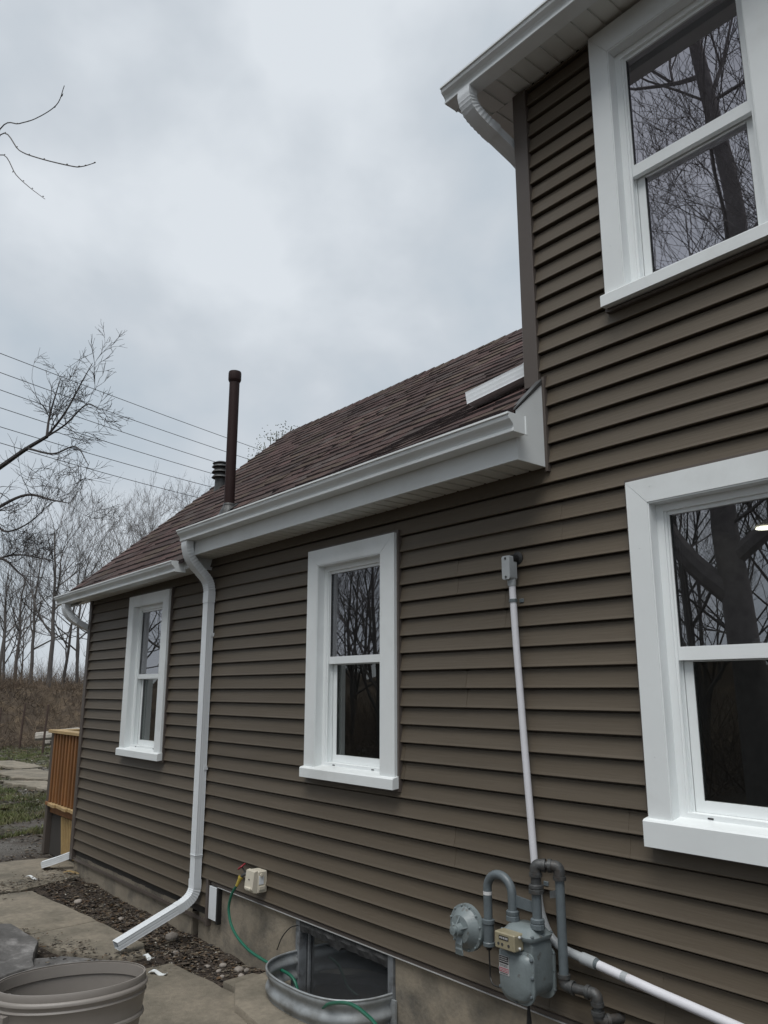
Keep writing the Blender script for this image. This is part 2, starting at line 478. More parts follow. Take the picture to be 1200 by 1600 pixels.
# window openings x0,x1,z0,z1, casing outer x0,x1,ztop, meeting rail z, name
WINS = [
    dict(o=(-7.585, -6.905, 1.325, 2.675), cx=(-7.70, -6.775), zt=2.775, mz=(1.975, 2.018), lab='narrow window beside the long downspout', key='l'),
    dict(o=(-4.415, -3.735, 1.375, 2.705), cx=(-4.53, -3.60), zt=2.815, mz=(2.04, 2.087), lab='middle window', key='m'),
    dict(o=(-1.865, -1.10, 1.345, 2.685), cx=(-1.968, -0.997), zt=2.795, mz=(1.993, 2.05), lab='right window', key='r'),
    dict(o=(-1.900, -1.210, 3.745, 5.085), cx=(-2.005, -1.105), zt=5.232, mz=(4.355, 4.415), lab='upstairs window', key='u'),
]
BX = -2.44        # right face of the eave box
UX = -2.541       # corner of the two-storey part

def profile_y(t):     # t: 0 bottom .. 1 top of a course: how far the face stands proud
    return -0.0200 * max(0.0, 1 - t) ** 1.5 - 0.0020
def board(x0, x1, z0, ztop, exclude, off=0.0):
    """one course of siding from z0 to ztop, without the rectangles in exclude"""
    m = MB()
    zc = sorted(set([z0, ztop] + [z for (a, b_, c, d) in exclude for z in (c, d) if z0 < z < ztop]))
    for za, zb in zip(zc[:-1], zc[1:]):
        zm = 0.5 * (za + zb)
        cuts = sorted([(a, b_) for (a, b_, c, d) in exclude if c <= zm <= d and a < x1 and b_ > x0])
        x = x0; segs = []
        for a, b_ in cuts:
            if a > x: segs.append((x, min(a, x1)))
            x = max(x, b_)
        if x < x1: segs.append((x, x1))
        for sa, sb in segs:
            ya, yb = profile_y((za - z0) / EX), profile_y((zb - z0) / EX)
            n = max(1, int((sb - sa) / 0.45))
            pr = []
            if za == z0:
                pr = [(0.013, z0 + 0.004), (-0.0170, z0), (-0.0215, z0 + 0.0012), (-0.0225, z0 + 0.004)]
            else:
                pr = [(0.013, za), (ya, za)]
            for tt in (0.15, 0.32, 0.5, 0.7):
                zt_ = z0 + EX * tt
                if za + 0.006 < zt_ < zb - 0.012: pr.append((profile_y(tt), zt_))
            if zb == ztop and zb - za > 0.02:
                pr += [(profile_y(0.91), zb - 0.0105), (0.011, zb - 0.0096), (0.011, zb), (0.013, zb)]
            else:
                pr += [(yb, zb), (0.013, zb)]
            vs = []; fs = []; k = len(pr)
            for i in range(n + 1):
                xx = sa + (sb - sa) * i / n
                wob = 0.0009 * fbm(xx * 1.3, z0 * 7.1)
                for (yy, zz) in pr: vs.append((xx, yy + (wob - off if yy < 0 else 0), zz))
            for i in range(n):
                for j in range(k):
                    fs.append((i * k + j, i * k + (j + 1) % k, (i + 1) * k + (j + 1) % k, (i + 1) * k + j))
            fs.append(tuple(range(k))[::-1]); fs.append(tuple(n * k + j for j in range(k)))
            m.add(vs, fs)
    return m
EXC = [w['o'] for w in WINS] 
def add_course(x0, x1, z0, z1):
    pair = int(round((z0 - 0.2) / (2 * EX)))
    rs_ = random.Random(pair * 31 + 5); cuts = []; x = x0 - rs_.uniform(0.3, 2.6)
    while x < x1:
        x += 3.66
        if x0 + 0.25 < x < x1 - 0.25: cuts.append(x)
    xs_ = [x0] + cuts + [x1]
    for i, (a, b_) in enumerate(zip(xs_[:-1], xs_[1:])):
        b2 = b_ + (0.02 if i < len(xs_) - 2 and i % 2 else 0.0)
        inner = [e_ for e_ in EXC if e_[2] <= z0 and e_[3] >= z1 and e_[0] < b2 and e_[1] > a]
        xx_ = a
        for e_ in sorted(inner) + [None]:
            end = e_[0] if e_ else b2
            if end - xx_ > 0.01:
                m = board(xx_, end, z0, z1, EXC, 0.0016 * (i % 2))
                if m.v: m.build('siding_board', M_SIDING, house)
            if e_: xx_ = max(xx_, e_[1])
ls = [ZB_L] + [course_z(k) for k in range(32, 5, -1) if course_z(k) > ZB_L + 0.03]
for k in range(32, -18, -1):
    z0 = course_z(k); z1 = z0 + EX + 0.001
    if z1 < 0.47:      # below the middle wall's lower edge: only the left part goes down here
        a = max(z0, ZB_L)
        if z1 > ZB_L: add_course(HX0 + 0.02, -5.86, a, z1)
    elif z0 < 2.88:
        a = HX0 + 0.02 if z0 > -5 else -5.86
        add_course(a, HX1, z0, z1)
    elif z0 < 3.08:
        add_course(-6.1, HX1, z0, z1)
    elif z0 < 5.26:
        add_course(UX + 0.02, HX1, z0, min(z1, 5.27))
# backing wall: pieces round the openings
m = MB()
zs = [ZB_L, 0.44, 1.0, 3.0, 3.7, 5.2, 5.3]
def wall_pieces(x0, x1, z0, z1):
    xs = sorted(set([x0, x1] + [x for w in WINS for x in w['o'][:2] if x0 < x < x1]))
    zz = sorted(set([z0, z1] + [z for w in WINS for z in w['o'][2:] if z0 < z < z1]))
    for xa, xb in zip(xs[:-1], xs[1:]):
        for za, zb in zip(zz[:-1], zz[1:]):
            cx, cz = (xa + xb) / 2, (za + zb) / 2
            if any(w['o'][0] < cx < w['o'][1] and w['o'][2] < cz < w['o'][3] for w in WINS): continue
            m.box(xa, xb, 0.0135, 0.14, za, zb)
wall_pieces(HX0, -5.87, 0.19, 2.99); wall_pieces(-5.87, UX, 0.45, 2.99); wall_pieces(UX, HX1, 0.45, 5.27)
m.box(UX, UX + 0.14, 0.15, 5.6, 3.4, 5.27)                       # left flank of the upper storey
m.box(HX0, HX0 + 0.14, 0.15, 5.6, 0.19, 2.99)
m.box(HX1 - 0.1, HX1, 0.15, 5.6, 0.45, 5.27); m.box(HX0 + 0.15, HX1 - 0.15, 5.5, 5.6, 0.3, 5.27 - 2.3)
m.box(UX + 0.15, HX1 - 0.15, 5.5, 5.6, 2.98, 5.27)
m.prism([(0.15, 2.99), (5.5, 2.99), (2.75, 5.35)], 0, HX0 + 0.01, HX0 + 0.13)    # gable triangle
m.build('backing_wall', M_DARKVOID, house)
# siding on the two hidden flanks, simple courses
for k in range(30):
    z0 = 0.19 + k * EX
    if z0 < 2.95:
        q = MB(); q.prism([(HX0 - 0.0135, z0), (HX0 - 0.001, z0 + EX), (HX0 + 0.004, z0 + EX), (HX0 + 0.004, z0)], 1, 0.09, 5.55)
        q.build('siding_board', M_SIDING, house)
for k in range(19):
    z0 = 3.35 + k * EX
    q = MB(); q.prism([(UX - 0.0135, z0), (UX - 0.001, z0 + EX), (UX + 0.004, z0 + EX), (UX + 0.004, z0)], 1, 0.09, 5.55)
    q.build('siding_board', M_SIDING, house)
# corner posts
MB().rbox(HX0 - 0.022, HX0 + 0.052, -0.029, 0.08, ZB_L - 0.02, 2.9, 0.003).build('corner_post', M_BROWN, house)
MB().rbox(UX - 0.008, UX + 0.086, -0.032, 0.08, 3.43, 5.245, 0.003).build('corner_post', M_BROWN, house)
# lower edge trims
MB().prism([(-0.010, ZB_L - 0.022), (-0.010, ZB_L + 0.004), (0.0, ZB_L + 0.004), (0.004, ZB_L - 0.022)], 0, HX0 + 0.055, -5.86).build('starter_strip', M_BROWN, house)
MB().prism([(-0.012, ZB_M - 0.012), (-0.012, ZB_M + 0.004), (0.0, ZB_M + 0.016), (0.006, ZB_M - 0.012)], 0, -5.80, HX1).build('starter_strip', M_BROWN, house)
MB().prism([(-0.016, ZB_M - 0.018), (-0.016, ZB_M - 0.0135), (0.006, ZB_M - 0.0135), (0.006, ZB_M - 0.018)], 0, -5.70, HX1).build('drip_edge', M_GREYLABEL, house)
MB().rbox(-5.862, -5.832, -0.024, 0.02, 0.13, ZB_M + 0.02, 0.002).build('channel_trim', M_BROWN, house)
MB().rbox(-5.826, -5.70, -0.014, 0.018, 0.185, 0.415, 0.002).build('fascia_offcut_strip', M_SPOUT, house)
MB().rbox(-5.700, -5.675, -0.020, 0.018, 0.17, 0.42, 0.002).build('channel_trim', M_BLACK, house)
# foundation
f = MB()
def found(x0, x1, z1, dy):
    n = max(2, int((x1 - x0) / 0.12)); nz_ = 5; vs = []; fs = []
    for i in range(n + 1):
        for j in range(nz_ + 1):
            x = x0 + (x1 - x0) * i / n; z = -0.3 + (z1 + 0.3) * j / nz_
            vs.append((x, dy + 0.006 * fbm(x * 3, z * 5, 2), z))
    for i in range(n):
        for j in range(nz_):
            a = i * (nz_ + 1) + j; fs.append((a, a + nz_ + 1, a + nz_ + 2, a + 1))
    f.add(vs, fs)
found(HX0 + 0.02, -6.14, ZB_L + 0.03, 0.014); found(-6.02, -4.66, ZB_M + 0.01, 0.016); found(-3.675, HX1, ZB_M + 0.01, 0.016)
f.box(-4.66, -3.675, 0.016, 0.3, -0.3, -0.11)
f.box(HX0 + 0.02, HX0 + 0.3, 0.03, 5.5, -0.3, ZB_L)
f.box(-6.03, -6.02, 0.016, 0.3, -0.3, ZB_M - 0.02); f.box(-6.14, -6.13, 0.016, 0.3, -0.3, ZB_L)
f.box(-4.67, -4.66, 0.017, 0.3, -0.3, ZB_M - 0.02); f.box(-3.675, -3.665, 0.017, 0.3, -0.3, ZB_M - 0.02)
f.box(-6.2, -5.9, 0.22, 0.3, -0.3, ZB_L)
f.build('foundation', M_CONC, house, smooth=True, angle=50)
MB().box(-6.135, -6.03, 0.10, 0.2, -0.05, ZB_L).build('foundation_gap_shade', M_RUST, house)  # dark brick-coloured patch standing in for the shade of a deep hole

# ------------------------------------------------------------------ windows
def build_window(w):
    x0, x1, z0, z1 = w['o']; cx0, cx1 = w['cx']; zt = w['zt']; ma, mb_ = w['mz']
    YF = -0.052
    # window frame: the part itself
    m = MB(); fw = 0.040
    m.box(x0, x0 + fw, 0.008, 0.13, z0, z1); m.box(x1 - fw, x1, 0.008, 0.13, z0, z1)
    m.box(x0 + fw, x1 - fw, 0.008, 0.13, z1 - fw, z1); m.box(x0 + fw, x1 - fw, 0.008, 0.13, z0, z0 + 0.035)
    # stepped tracks
    m.box(x0 + fw, x0 + fw + 0.010, 0.016, 0.022, z0 + 0.035, z1 - fw)
    m.box(x0 + fw, x0 + fw + 0.008, 0.055, 0.060, z0 + 0.035, z1 - fw)
    m.box(x1 - fw - 0.008, x1 - fw, 0.055, 0.060, z0 + 0.035, z1 - fw)
    win = m.build('window', M_VINYL, house)
    win['label'] = w['lab']
    # jamb liner (painted reveal between casing and frame)
    j = MB(); j.box(x0 - 0.002, x0 + 0.006, -0.048, 0.008, z0, z1); j.box(x1 - 0.006, x1 + 0.002, -0.048, 0.008, z0, z1)
    j.box(x0 + 0.006, x1 - 0.006, -0.048, 0.008, z1 - 0.006, z1 + 0.002)
    j.build('jamb_liner', M_WHITE, win)
    # mitred casings
    g_ = 0.0012
    def casing(poly):
        q = MB(); q.prism(poly, 1, YF, -0.001); q.build('casing', M_WHITE, win)
    casing([(cx0, z0), (x0, z0), (x0, z1 - g_), (cx0, zt - g_)])
    casing([(x1, z0), (cx1, z0), (cx1, zt - g_), (x1, z1 - g_)])
    casing([(x0, z1 + g_), (x1, z1 + g_), (cx1, zt), (cx0, zt)])
    for (nx, nz) in ((cx0 + 0.05, z0 + 0.25), (cx0 + 0.05, z1 - 0.2), (cx1 - 0.05, z0 + 0.45), (cx1 - 0.05, z1 - 0.25), (x0 + 0.02, zt - 0.04)):
        q = MB(); q.lathe([(0.0028, 0), (0.0025, 0.0012)], (nx, YF, nz), (0, -1, 0), 8); q.build('nail_head', M_SPOUT, win)
    # sill
    sh = 0.062 if w['key'] != 'r' else 0.105
    q = MB(); q.prism([(-0.078, z0 - sh), (-0.078, z0 - 0.006), (-0.070, z0 + 0.001), (0.008, z0 + 0.016), (0.008, z0 - sh + 0.01)], 0, cx0 - 0.012, cx1 + 0.012)
    q.build('sill', M_WHITE, win)
    # brown receiving channel round the casing
    t = MB(); a = 0.017; yb = -0.032
    t.box(cx0 - a, cx0 - 0.001, yb, 0.0, z0 - sh - 0.012, zt + a); t.box(cx1 + 0.001, cx1 + a, yb, 0.0, z0 - sh - 0.012, zt + a)
    t.box(cx0 - 0.001, cx1 + 0.001, yb, 0.0, zt + 0.001, zt + a); t.box(cx0 - 0.001, cx1 + 0.001, yb, 0.0, z0 - sh - 0.016, z0 - sh - 0.001)
    t.build('channel_trim', M_BROWN, win)
    # sashes
    zu = z1 - fw
    def sash(xa, xb, za, zb, y0, y1, st, rl_t, rl_b, gm_):
        q = MB()
        q.box(xa, xa + st, y0, y1, za, zb); q.box(xb - st, xb, y0, y1, za, zb)
        q.box(xa + st, xb - st, y0, y1, zb - rl_t, zb); q.box(xa + st, xb - st, y0, y1, za, za + rl_b)
        q.build('sash', M_VINYL, win)
        p = MB(); p.box(xa + st - 0.004, xb - st + 0.004, (y0 + y1) / 2 - 0.003, (y0 + y1) / 2 + 0.003, za + rl_b - 0.004, zb - rl_t + 0.004)
        p.build('pane', gm_, win)
        k = MB(); e_ = 0.004; yy0 = (y0 + y1) / 2 - 0.006
        k.box(xa + st, xa + st + e_, y0 + 0.004, yy0, za + rl_b, zb - rl_t); k.build('gasket', M_BLACK, win)
        k = MB(); k.box(xb - st - e_, xb - st, y0 + 0.004, yy0, za + rl_b, zb - rl_t); k.build('gasket', M_BLACK, win)
    sash(x0 + fw + 0.001, x1 - fw - 0.001, ma, zu, 0.024, 0.053, 0.018, 0.018, mb_ - ma, M_GLASSU if w['key'] == 'u' else M_GLASS)
    sash(x0 + fw + 0.009, x1 - fw - 0.009, z0 + 0.036, ma + 0.03, 0.062, 0.092, 0.040, 0.036, 0.045, M_GLASSU if w['key'] == 'u' else M_GLASSL)
    # lock and weep slots
    xc = (x0 + x1) / 2
    k = MB(); k.rbox(xc - 0.03, xc + 0.03, 0.056, 0.075, mb_ - 0.004, mb_ + 0.012, 0.003); k.rbox(xc - 0.012, xc + 0.035, 0.05, 0.064, mb_ + 0.010, mb_ + 0.022, 0.003)
    k.build('lock', M_VINYL, win)
    k = MB()
    for xx in (x0 + 0.14, x1 - 0.14):
        k = MB(); k.box(xx - 0.012, xx + 0.012, 0.0065, 0.009, z0 + 0.020, z0 + 0.026); k.build('weep_slot', M_BLACK, win)
    # room behind
    q = MB(); ra, rb = x0 - 0.35, x1 + 0.5; zr0, zr1 = z0 - 0.8, max(z1 + 0.1, z1 + 0.02)
    if w['key'] in 'lmr': zr1 = 2.78
    if w['key'] == 'u': zr1 = 5.2
    yb = 2.2
    q.add([(ra, 0.145, zr0), (rb, 0.145, zr0), (rb, yb, zr0), (ra, yb, zr0), (ra, 0.145, zr1), (rb, 0.145, zr1), (rb, yb, zr1), (ra, yb, zr1)],
          [(0, 1, 2, 3), (4, 7, 6, 5), (1, 5, 6, 2), (2, 6, 7, 3), (3, 7, 4, 0)])
    q.build('room_wall', M_ROOM, win, recalc=False)
    return win
wins = {w['key']: build_window(w) for w in WINS}
wins['u']['label'] = 'white upstairs window reflecting bare branches'
# extra window details
q = MB()                      # pale pleated curtain low in the narrow window
n = 40; vs = []; fs = []
for i in range(n + 1):
    x = -7.42 + 0.34 * i / n; y = 0.20 + 0.018 * math.sin(i * 1.15) + 0.006 * math.sin(i * 2.7)
    vs += [(x, y, 1.34), (x, y, 2.02)]
fs = [(2 * i, 2 * i + 2, 2 * i + 3, 2 * i + 1) for i in range(n)]
q.add(vs, fs); o = q.build('curtain', M_CURTAIN, wins['l'], smooth=True, angle=180)
q = MB(); q.lathe([(0.05, 0.0), (0.055, -0.008), (0.0, -0.012)], (-1.98, 1.35, 2.775), n=20); q.build('ceiling_lamp', M_LAMP, wins['r'])
q = MB(); q.box(-4.0, -3.82, 0.5, 0.53, 1.68, 1.70); q.build('towel_bar', M_BLACK, wins['m'])

# ------------------------------------------------------------------ eaves
G_OUT = [(0, 0), (-0.086, 0), (-0.089, 0.003), (-0.089, 0.016), (-0.085, 0.020), (-0.088, 0.032), (-0.096, 0.043), (-0.108, 0.052), (-0.116, 0.060), (-0.119, 0.070), (-0.119, 0.080), (-0.128, 0.082), (-0.128, 0.092)]
G_IN = [(-0.114, 0.092), (-0.114, 0.084), (-0.1165, 0.080), (-0.1165, 0.072), (-0.112, 0.061), (-0.104, 0.053), (-0.092, 0.045), (-0.084, 0.033), (-0.082, 0.004), (-0.003, 0.004), (-0.003, 0.092), (0, 0.092)]
def gutter(x0, x1, y0, z0, z1, capl=True, capr=True, lab=None):
    """z0 at x0, z1 at x1 = underside height"""
    zf = lambda x, y: z0 + (z1 - z0) * (x - x0) / (x1 - x0)
    m = MB(); n = 10
    prof = [(y0 + a, b_) for a, b_ in (G_OUT + G_IN)]; k = len(prof); vs = []; fs = []
    for i in range(n + 1):
        x = x0 + (x1 - x0) * i / n
        w_ = 0.0012 * fbm(x * 1.1, 3.0)
        for (yy, zz) in prof: vs.append((x, yy + w_, zz + zf(x, 0) + w_))
    for i in range(n):
        for j in range(k): fs.append((i * k + j, i * k + (j + 1) % k, (i + 1) * k + (j + 1) % k, (i + 1) * k + j))
    fs.append(tuple(range(k))[::-1]); fs.append(tuple(n * k + j for j in range(k)))
    m.add(vs, fs)
    gt = m.build('gutter', M_WHITE, house, smooth=True, angle=13)
    if lab: gt['label'] = lab
    for flag, xe in ((capl, x0 - 0.003), (capr, x1)):
        if flag:
            q = MB(); q.prism([(y0 + a, b_ + zf(xe, 0)) for a, b_ in G_OUT] + [(y0, 0.092 + zf(xe, 0))], 0, xe, xe + 0.003)
            q.prism([(y0 + 0.0, zf(xe, 0) - 0.002), (y0 + 0.012, zf(xe, 0) - 0.002), (y0 + 0.012, zf(xe, 0) + 0.094), (y0, zf(xe, 0) + 0.094)], 0, xe - 0.001, xe + 0.008)
            q.build('end_cap', M_WHITE, gt)
    h = MB()      # hidden hangers bridging the trough
    nh = int((x1 - x0) / 0.6)
    for i in range(nh):
        x = x0 + (i + 0.5) * (x1 - x0) / nh; z = zf(x, 0)
        h.box(x - 0.012, x + 0.012, y0 - 0.122, y0 - 0.004, z + 0.078, z + 0.081)
    h.build('hanger', M_SPOUT, gt)
    return gt
def eave_z(xa, za, xb, zb): return lambda x: za + (zb - za) * (x - xa) / (xb - xa)
# middle eave: soffit 2.965 -> 2.985, fascia at y=-0.237
YM = -0.237
YL = -0.195
sfm = eave_z(-5.98, 2.962, BX, 2.985)
q = MB()
xs = (-6.005, BX)
q.add([(xs[0], YM, sfm(xs[0]) - 0.004), (xs[1], YM, sfm(xs[1]) - 0.004), (xs[1], YM + 0.02, sfm(xs[1]) - 0.004), (xs[0], YM + 0.02, sfm(xs[0]) - 0.004),
       (xs[0], YM, 3.150), (xs[1], YM, 3.185), (xs[1], YM + 0.02, 3.185), (xs[0], YM + 0.02, 3.150)],
      [(0, 3, 2, 1), (4, 5, 6, 7), (0, 1, 5, 4), (1, 2, 6, 5), (2, 3, 7, 6), (3, 0, 4, 7)])
q.build('fascia', M_WHITE, house)
gutter(-6.02, -2.385, YM - 0.001, 3.072, 3.094, lab='long middle gutter')
# right end face of the eave box (perpendicular to the wall) and brown channel behind it
q = MB(); q.prism([(YM - 0.002, sfm(BX) - 0.006), (-0.012, sfm(BX) - 0.006), (-0.012, 3.44), (YM - 0.002, 3.235)], 0, BX, BX + 0.004)
q.build('eave_end_panel', M_WHITE, house)
q = MB(); q.prism([(-0.030, sfm(BX) - 0.03), (0.0, sfm(BX) - 0.03), (0.0, 3.475), (-0.030, 3.465)], 0, BX + 0.005, BX + 0.022)
q.build('channel_trim', M_BROWN, house)
q = MB(); q.prism([(YM - 0.012, 3.237), (YM - 0.01, 3.246), (-0.02, 3.462), (0.0, 3.462), (-0.012, 3.442)], 0, BX - 0.03, BX + 0.008)
q.build('step_flashing', M_PIPED, house)
q = MB(); q.prism([(YL - 0.002, 2.868), (-0.002, 2.868), (-0.002, 3.10), (YL - 0.002, 3.0)], 0, -6.0595, -6.0555)
q.build('eave_end_panel', M_WHITE, house)
q = MB(); q.prism([(YM, sfm(-5.98) + 0.022), (-0.001, sfm(-5.98) + 0.022), (-0.001, 3.28), (YM, 3.17)], 0, -6.012, -6.008)
q.build('eave_end_panel', M_WHITE, house)
# soffit panels
def soffit(x0, x1, y0, y1, zf, n):
    s = MB(); s.add([(x0, y0, zf(x0) + 0.012), (x1, y0, zf(x1) + 0.012), (x1, y1, zf(x1) + 0.012), (x0, y1, zf(x0) + 0.012),
                     (x0, y0, zf(x0) + 0.02), (x1, y0, zf(x1) + 0.02), (x1, y1, zf(x1) + 0.02), (x0, y1, zf(x0) + 0.02)],
                    [(0, 3, 2, 1), (4, 5, 6, 7), (0, 1, 5, 4), (1, 2, 6, 5), (2, 3, 7, 6), (3, 0, 4, 7)])
    so = s.build('soffit', M_SOFFIT, house)
    w_ = (x1 - x0) / n
    for i in range(n):
        a = x0 + i * w_ + 0.002; b_ = a + w_ - 0.004
        za, zb = zf(a), zf(b_)
        p = MB(); pr = [(a, za + 0.010), (a + 0.002, za), (b_ - 0.016, zb), (b_ - 0.014, zb + 0.009), (b_ + 0.002, zb + 0.009), (b_ + 0.002, zb + 0.0115), (a, za + 0.0115)]
        vs = [(x, y, z) for y in (y0, y1) for (x, z) in pr]; k = len(pr)
        p.add(vs, [[j, (j + 1) % k, k + (j + 1) % k, k + j] for j in range(k)] + [list(range(k))[::-1], [k + j for j in range(k)]])
        p.build('soffit_panel', M_SOFFIT, so)
    return so
soffit(-6.054, BX - 0.002, YM + 0.021, -0.002, sfm, 34)
# left eave: soffit 2.835 -> 2.885
YL = -0.195
sfl = eave_z(HX0, 2.838, -5.99, 2.883)
soffit(-9.20, -6.062, YL + 0.021, -0.002, sfl, 31)
q = MB(); q.add([(-9.2, YL, 2.828), (-6.06, YL, 2.874), (-6.06, YL + 0.02, 2.874), (-9.2, YL + 0.02, 2.828), (-9.2, YL, 2.925), (-6.06, YL, 2.972), (-6.06, YL + 0.02, 2.972), (-9.2, YL + 0.02, 2.925)],
      [(0, 3, 2, 1), (4, 5, 6, 7), (0, 1, 5, 4), (1, 2, 6, 5), (2, 3, 7, 6), (3, 0, 4, 7)])
q.build('fascia', M_WHITE, house)
gutter(-9.23, -6.19, YL - 0.001, 2.806, 2.846, lab='lower left gutter')
# rake soffit and rake boards on the gable
RKX = -9.22
def zmain(y): return 2.93 + 0.84 * (y + 0.32)
YR = 2.74
for sgn in (1, -1):
    q = MB(); ya, yb = (YL + 0.02, YR) if sgn == 1 else (YR, 2 * YR - YL)
    za = zmain(ya) if sgn == 1 else zmain(2 * YR - ya); zb = zmain(yb) if sgn == 1 else zmain(2 * YR - yb)
    if sgn == 1: za -= 0.11
    q.prism([(ya, za - 0.17), (yb, zb - 0.17), (yb, zb - 0.015), (ya, za - 0.015)], 0, RKX - 0.02, RKX)
    q.build('rake_board', M_WHITE, house)
    q = MB(); q.prism([(ya, za - 0.165), (yb, zb - 0.165), (yb, zb - 0.15), (ya, za - 0.15)], 0, RKX + 0.001, HX0 - 0.002)
    q.build('rake_soffit', M_SOFFIT, house)
# upper eave
YU = -0.230; ZU = 5.262
sfu = lambda x: ZU
soffit(UX - 0.28, HX1, YU + 0.021, -0.002, sfu, 66)
MB().box(UX - 0.285, HX1, YU, YU + 0.02, ZU - 0.006, ZU + 0.115).build('fascia', M_WHITE, house)
MB().box(UX - 0.30, UX - 0.285, YU + 0.001, 5.8, ZU - 0.006, ZU + 0.115).build('fascia', M_WHITE, house)
s_ = soffit(UX - 0.284, UX - 0.001, 0.0, 5.6, sfu, 2)
gutter(UX - 0.272, HX1, YU - 0.001, ZU - 0.044, ZU - 0.062, lab='upstairs gutter')
# upper hip roof
q = MB()
ex0, ex1, ey0, ey1 = UX - 0.31, HX1 + 0.3, YU - 0.02, 5.85
zt = ZU + 0.10; run = (ey1 - ey0) / 2; hz_ = zt + run * 0.55
q.add([(ex0, ey0, zt), (ex1, ey0, zt), (ex1, ey1, zt), (ex0, ey1, zt), (ex0 + run, ey0 + run, hz_), (ex1 - run, ey0 + run, hz_),
       (ex0, ey0, zt - 0.012), (ex1, ey0, zt - 0.012), (ex1, ey1, zt - 0.012), (ex0, ey1, zt - 0.012)],
      [(0, 1, 5, 4), (1, 2, 5), (2, 3, 4, 5), (3, 0, 4), (0, 6, 7, 1), (1, 7, 8, 2), (2, 8, 9, 3), (3, 9, 6, 0), (6, 9, 8, 7)])
q.cur = None
uroof = q.build('roof', M_UNDER, house)
for i in range(22):      # starter row of shingles along the visible upper eave
    xa = ex0 + i * 0.33; s = MB(); s.cur = (0.05, 0.04, 0.036)
    s.box(xa + 0.003, xa + 0.327, ey0 - 0.012 - 0.004 * random.random(), ey0 + 0.10, zt + 0.001, zt + 0.008)
    s.build('shingle', M_SHINGLE, uroof)

# ------------------------------------------------------------------ main shingled roof
XR0, XR1 = -9.26, BX - 0.005
def kick_s(x): t = min(1, max(0, (x + 5.98) / (BX + 5.98))); return 0.30 + 0.46 * t ** 0.8
def edrop(x): return 0.0 if x > -6.02 else 0.055 + 0.055 * (-6.02 - x) / 3.2
def zroof(x, y):
    z = zmain(y)
    if x > -6.02:
        k = 3.160 + 0.03 * (x + 5.98) / 3.54 + kick_s(x) * (y + 0.32)
        d = k - z
        w = 0.04
        if d > -w: z = z + (d + w) ** 2 / (4 * w) if d < w else k
    z -= edrop(x) * min(1, max(0, 1 - (y + 0.3) / 3.0))
    # slight sag and waviness of an old roof
    z += 0.010 * fbm(x * 0.8, y * 0.8, 1.0) - 0.015 * math.sin(min(1, max(0, (x + 9.2) / 6.8)) * math.pi) * min(1, (y + 0.3) / 2)
    return z
def x_end(y): return XR1 if y < 0.0 else UX - 0.0145
# underlay sheet
u_ = MB()
xs = graded([(XR0 + 0.03, -6.04, 0.24), (-6.04, -6.0, 0.02), (-6.0, UX - 0.016, 0.15)]); ys = graded([(-0.228, YR, 0.09)])
vs = [(x, y, zroof(x, y) - 0.012) for y in ys for x in xs]; W_ = len(xs)
u_.add(vs, [(j * W_ + i, j * W_ + i + 1, (j + 1) * W_ + i + 1, (j + 1) * W_ + i) for j in range(len(ys) - 1) for i in range(W_ - 1)])
u_.add([(XR0 + 0.03, YR, zroof(XR0, YR) - 0.012), (UX, YR, zroof(UX, YR) - 0.012), (UX, 5.75, 2.95), (XR0 + 0.03, 5.75, 2.95)], [(0, 1, 2, 3)])
roof = u_.build('roof', M_UNDER, house)
roof['label'] = 'lower roof of brown asphalt shingles'
PAL = [(0.084, 0.055, 0.049), (0.077, 0.052, 0.048), (0.094, 0.063, 0.055), (0.066, 0.046, 0.043), (0.089, 0.066, 0.052), (0.087, 0.054, 0.050), (0.080, 0.063, 0.058)]
tabs = []
DY = 0.112; row = 0
y = -0.250
while y < YR - 0.02:
    off = random.uniform(0, 0.3) if row % 2 else random.uniform(0, 0.3) + 0.15
    x = XR0 - off * 0.5
    if y < -0.2: x = XR0
    while x < x_end(y):
        w_ = random.choice((0.16, 0.2, 0.24, 0.3, 0.33))
        xa, xb = max(x, XR0), min(x + w_, x_end(y + 0.02))
        if xb - xa > 0.03:
            if not (xa < -6.03 < xb): tabs.append((xa, xb, y, row))
            else:
                if -6.03 - xa > 0.02: tabs.append((xa, -6.03, y, row))
                if xb + 6.03 > 0.02: tabs.append((-6.028, xb, y, row))
        x += w_
    y += DY; row += 1
def shingle(m, xa, xb, y, rowi):
    t0 = 0.010 + random.uniform(0, 0.013); cup = random.uniform(0, 0.006)
    y0 = y + random.uniform(-0.004, 0.004); y1 = min(y + DY * 1.35, YR)
    c = random.choice(PAL); v = random.uniform(0.85, 1.15)
    v *= 0.86 + 0.32 * fbm(xa * 0.9, y * 1.6, 6.0)
    m.cur = tuple(q_ * v for q_ in c)
    g_ = 0.0025
    def P(x, yy, h): return (x, yy, zroof(x, yy) + h)
    xm = (xa + xb) / 2
    vs = [P(xa + g_, y0, t0 + cup), P(xm, y0, t0), P(xb - g_, y0, t0 + cup * 0.5), P(xb - g_, y1, 0.001), P(xm, y1, 0.001), P(xa + g_, y1, 0.001),
          P(xa + g_, y0, -0.008 if rowi else -0.02), P(xm, y0, -0.008), P(xb - g_, y0, -0.008 if rowi else -0.02), P(xb - g_, y1, -0.01), P(xa + g_, y1, -0.01)]
    m.add(vs, [(0, 1, 4, 5), (1, 2, 3, 4), (8, 9, 3, 2), (10, 6, 0, 5)])
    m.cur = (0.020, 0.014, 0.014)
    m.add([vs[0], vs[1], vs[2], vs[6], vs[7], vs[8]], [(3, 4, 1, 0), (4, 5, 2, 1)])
camv = Vector(cam.location)
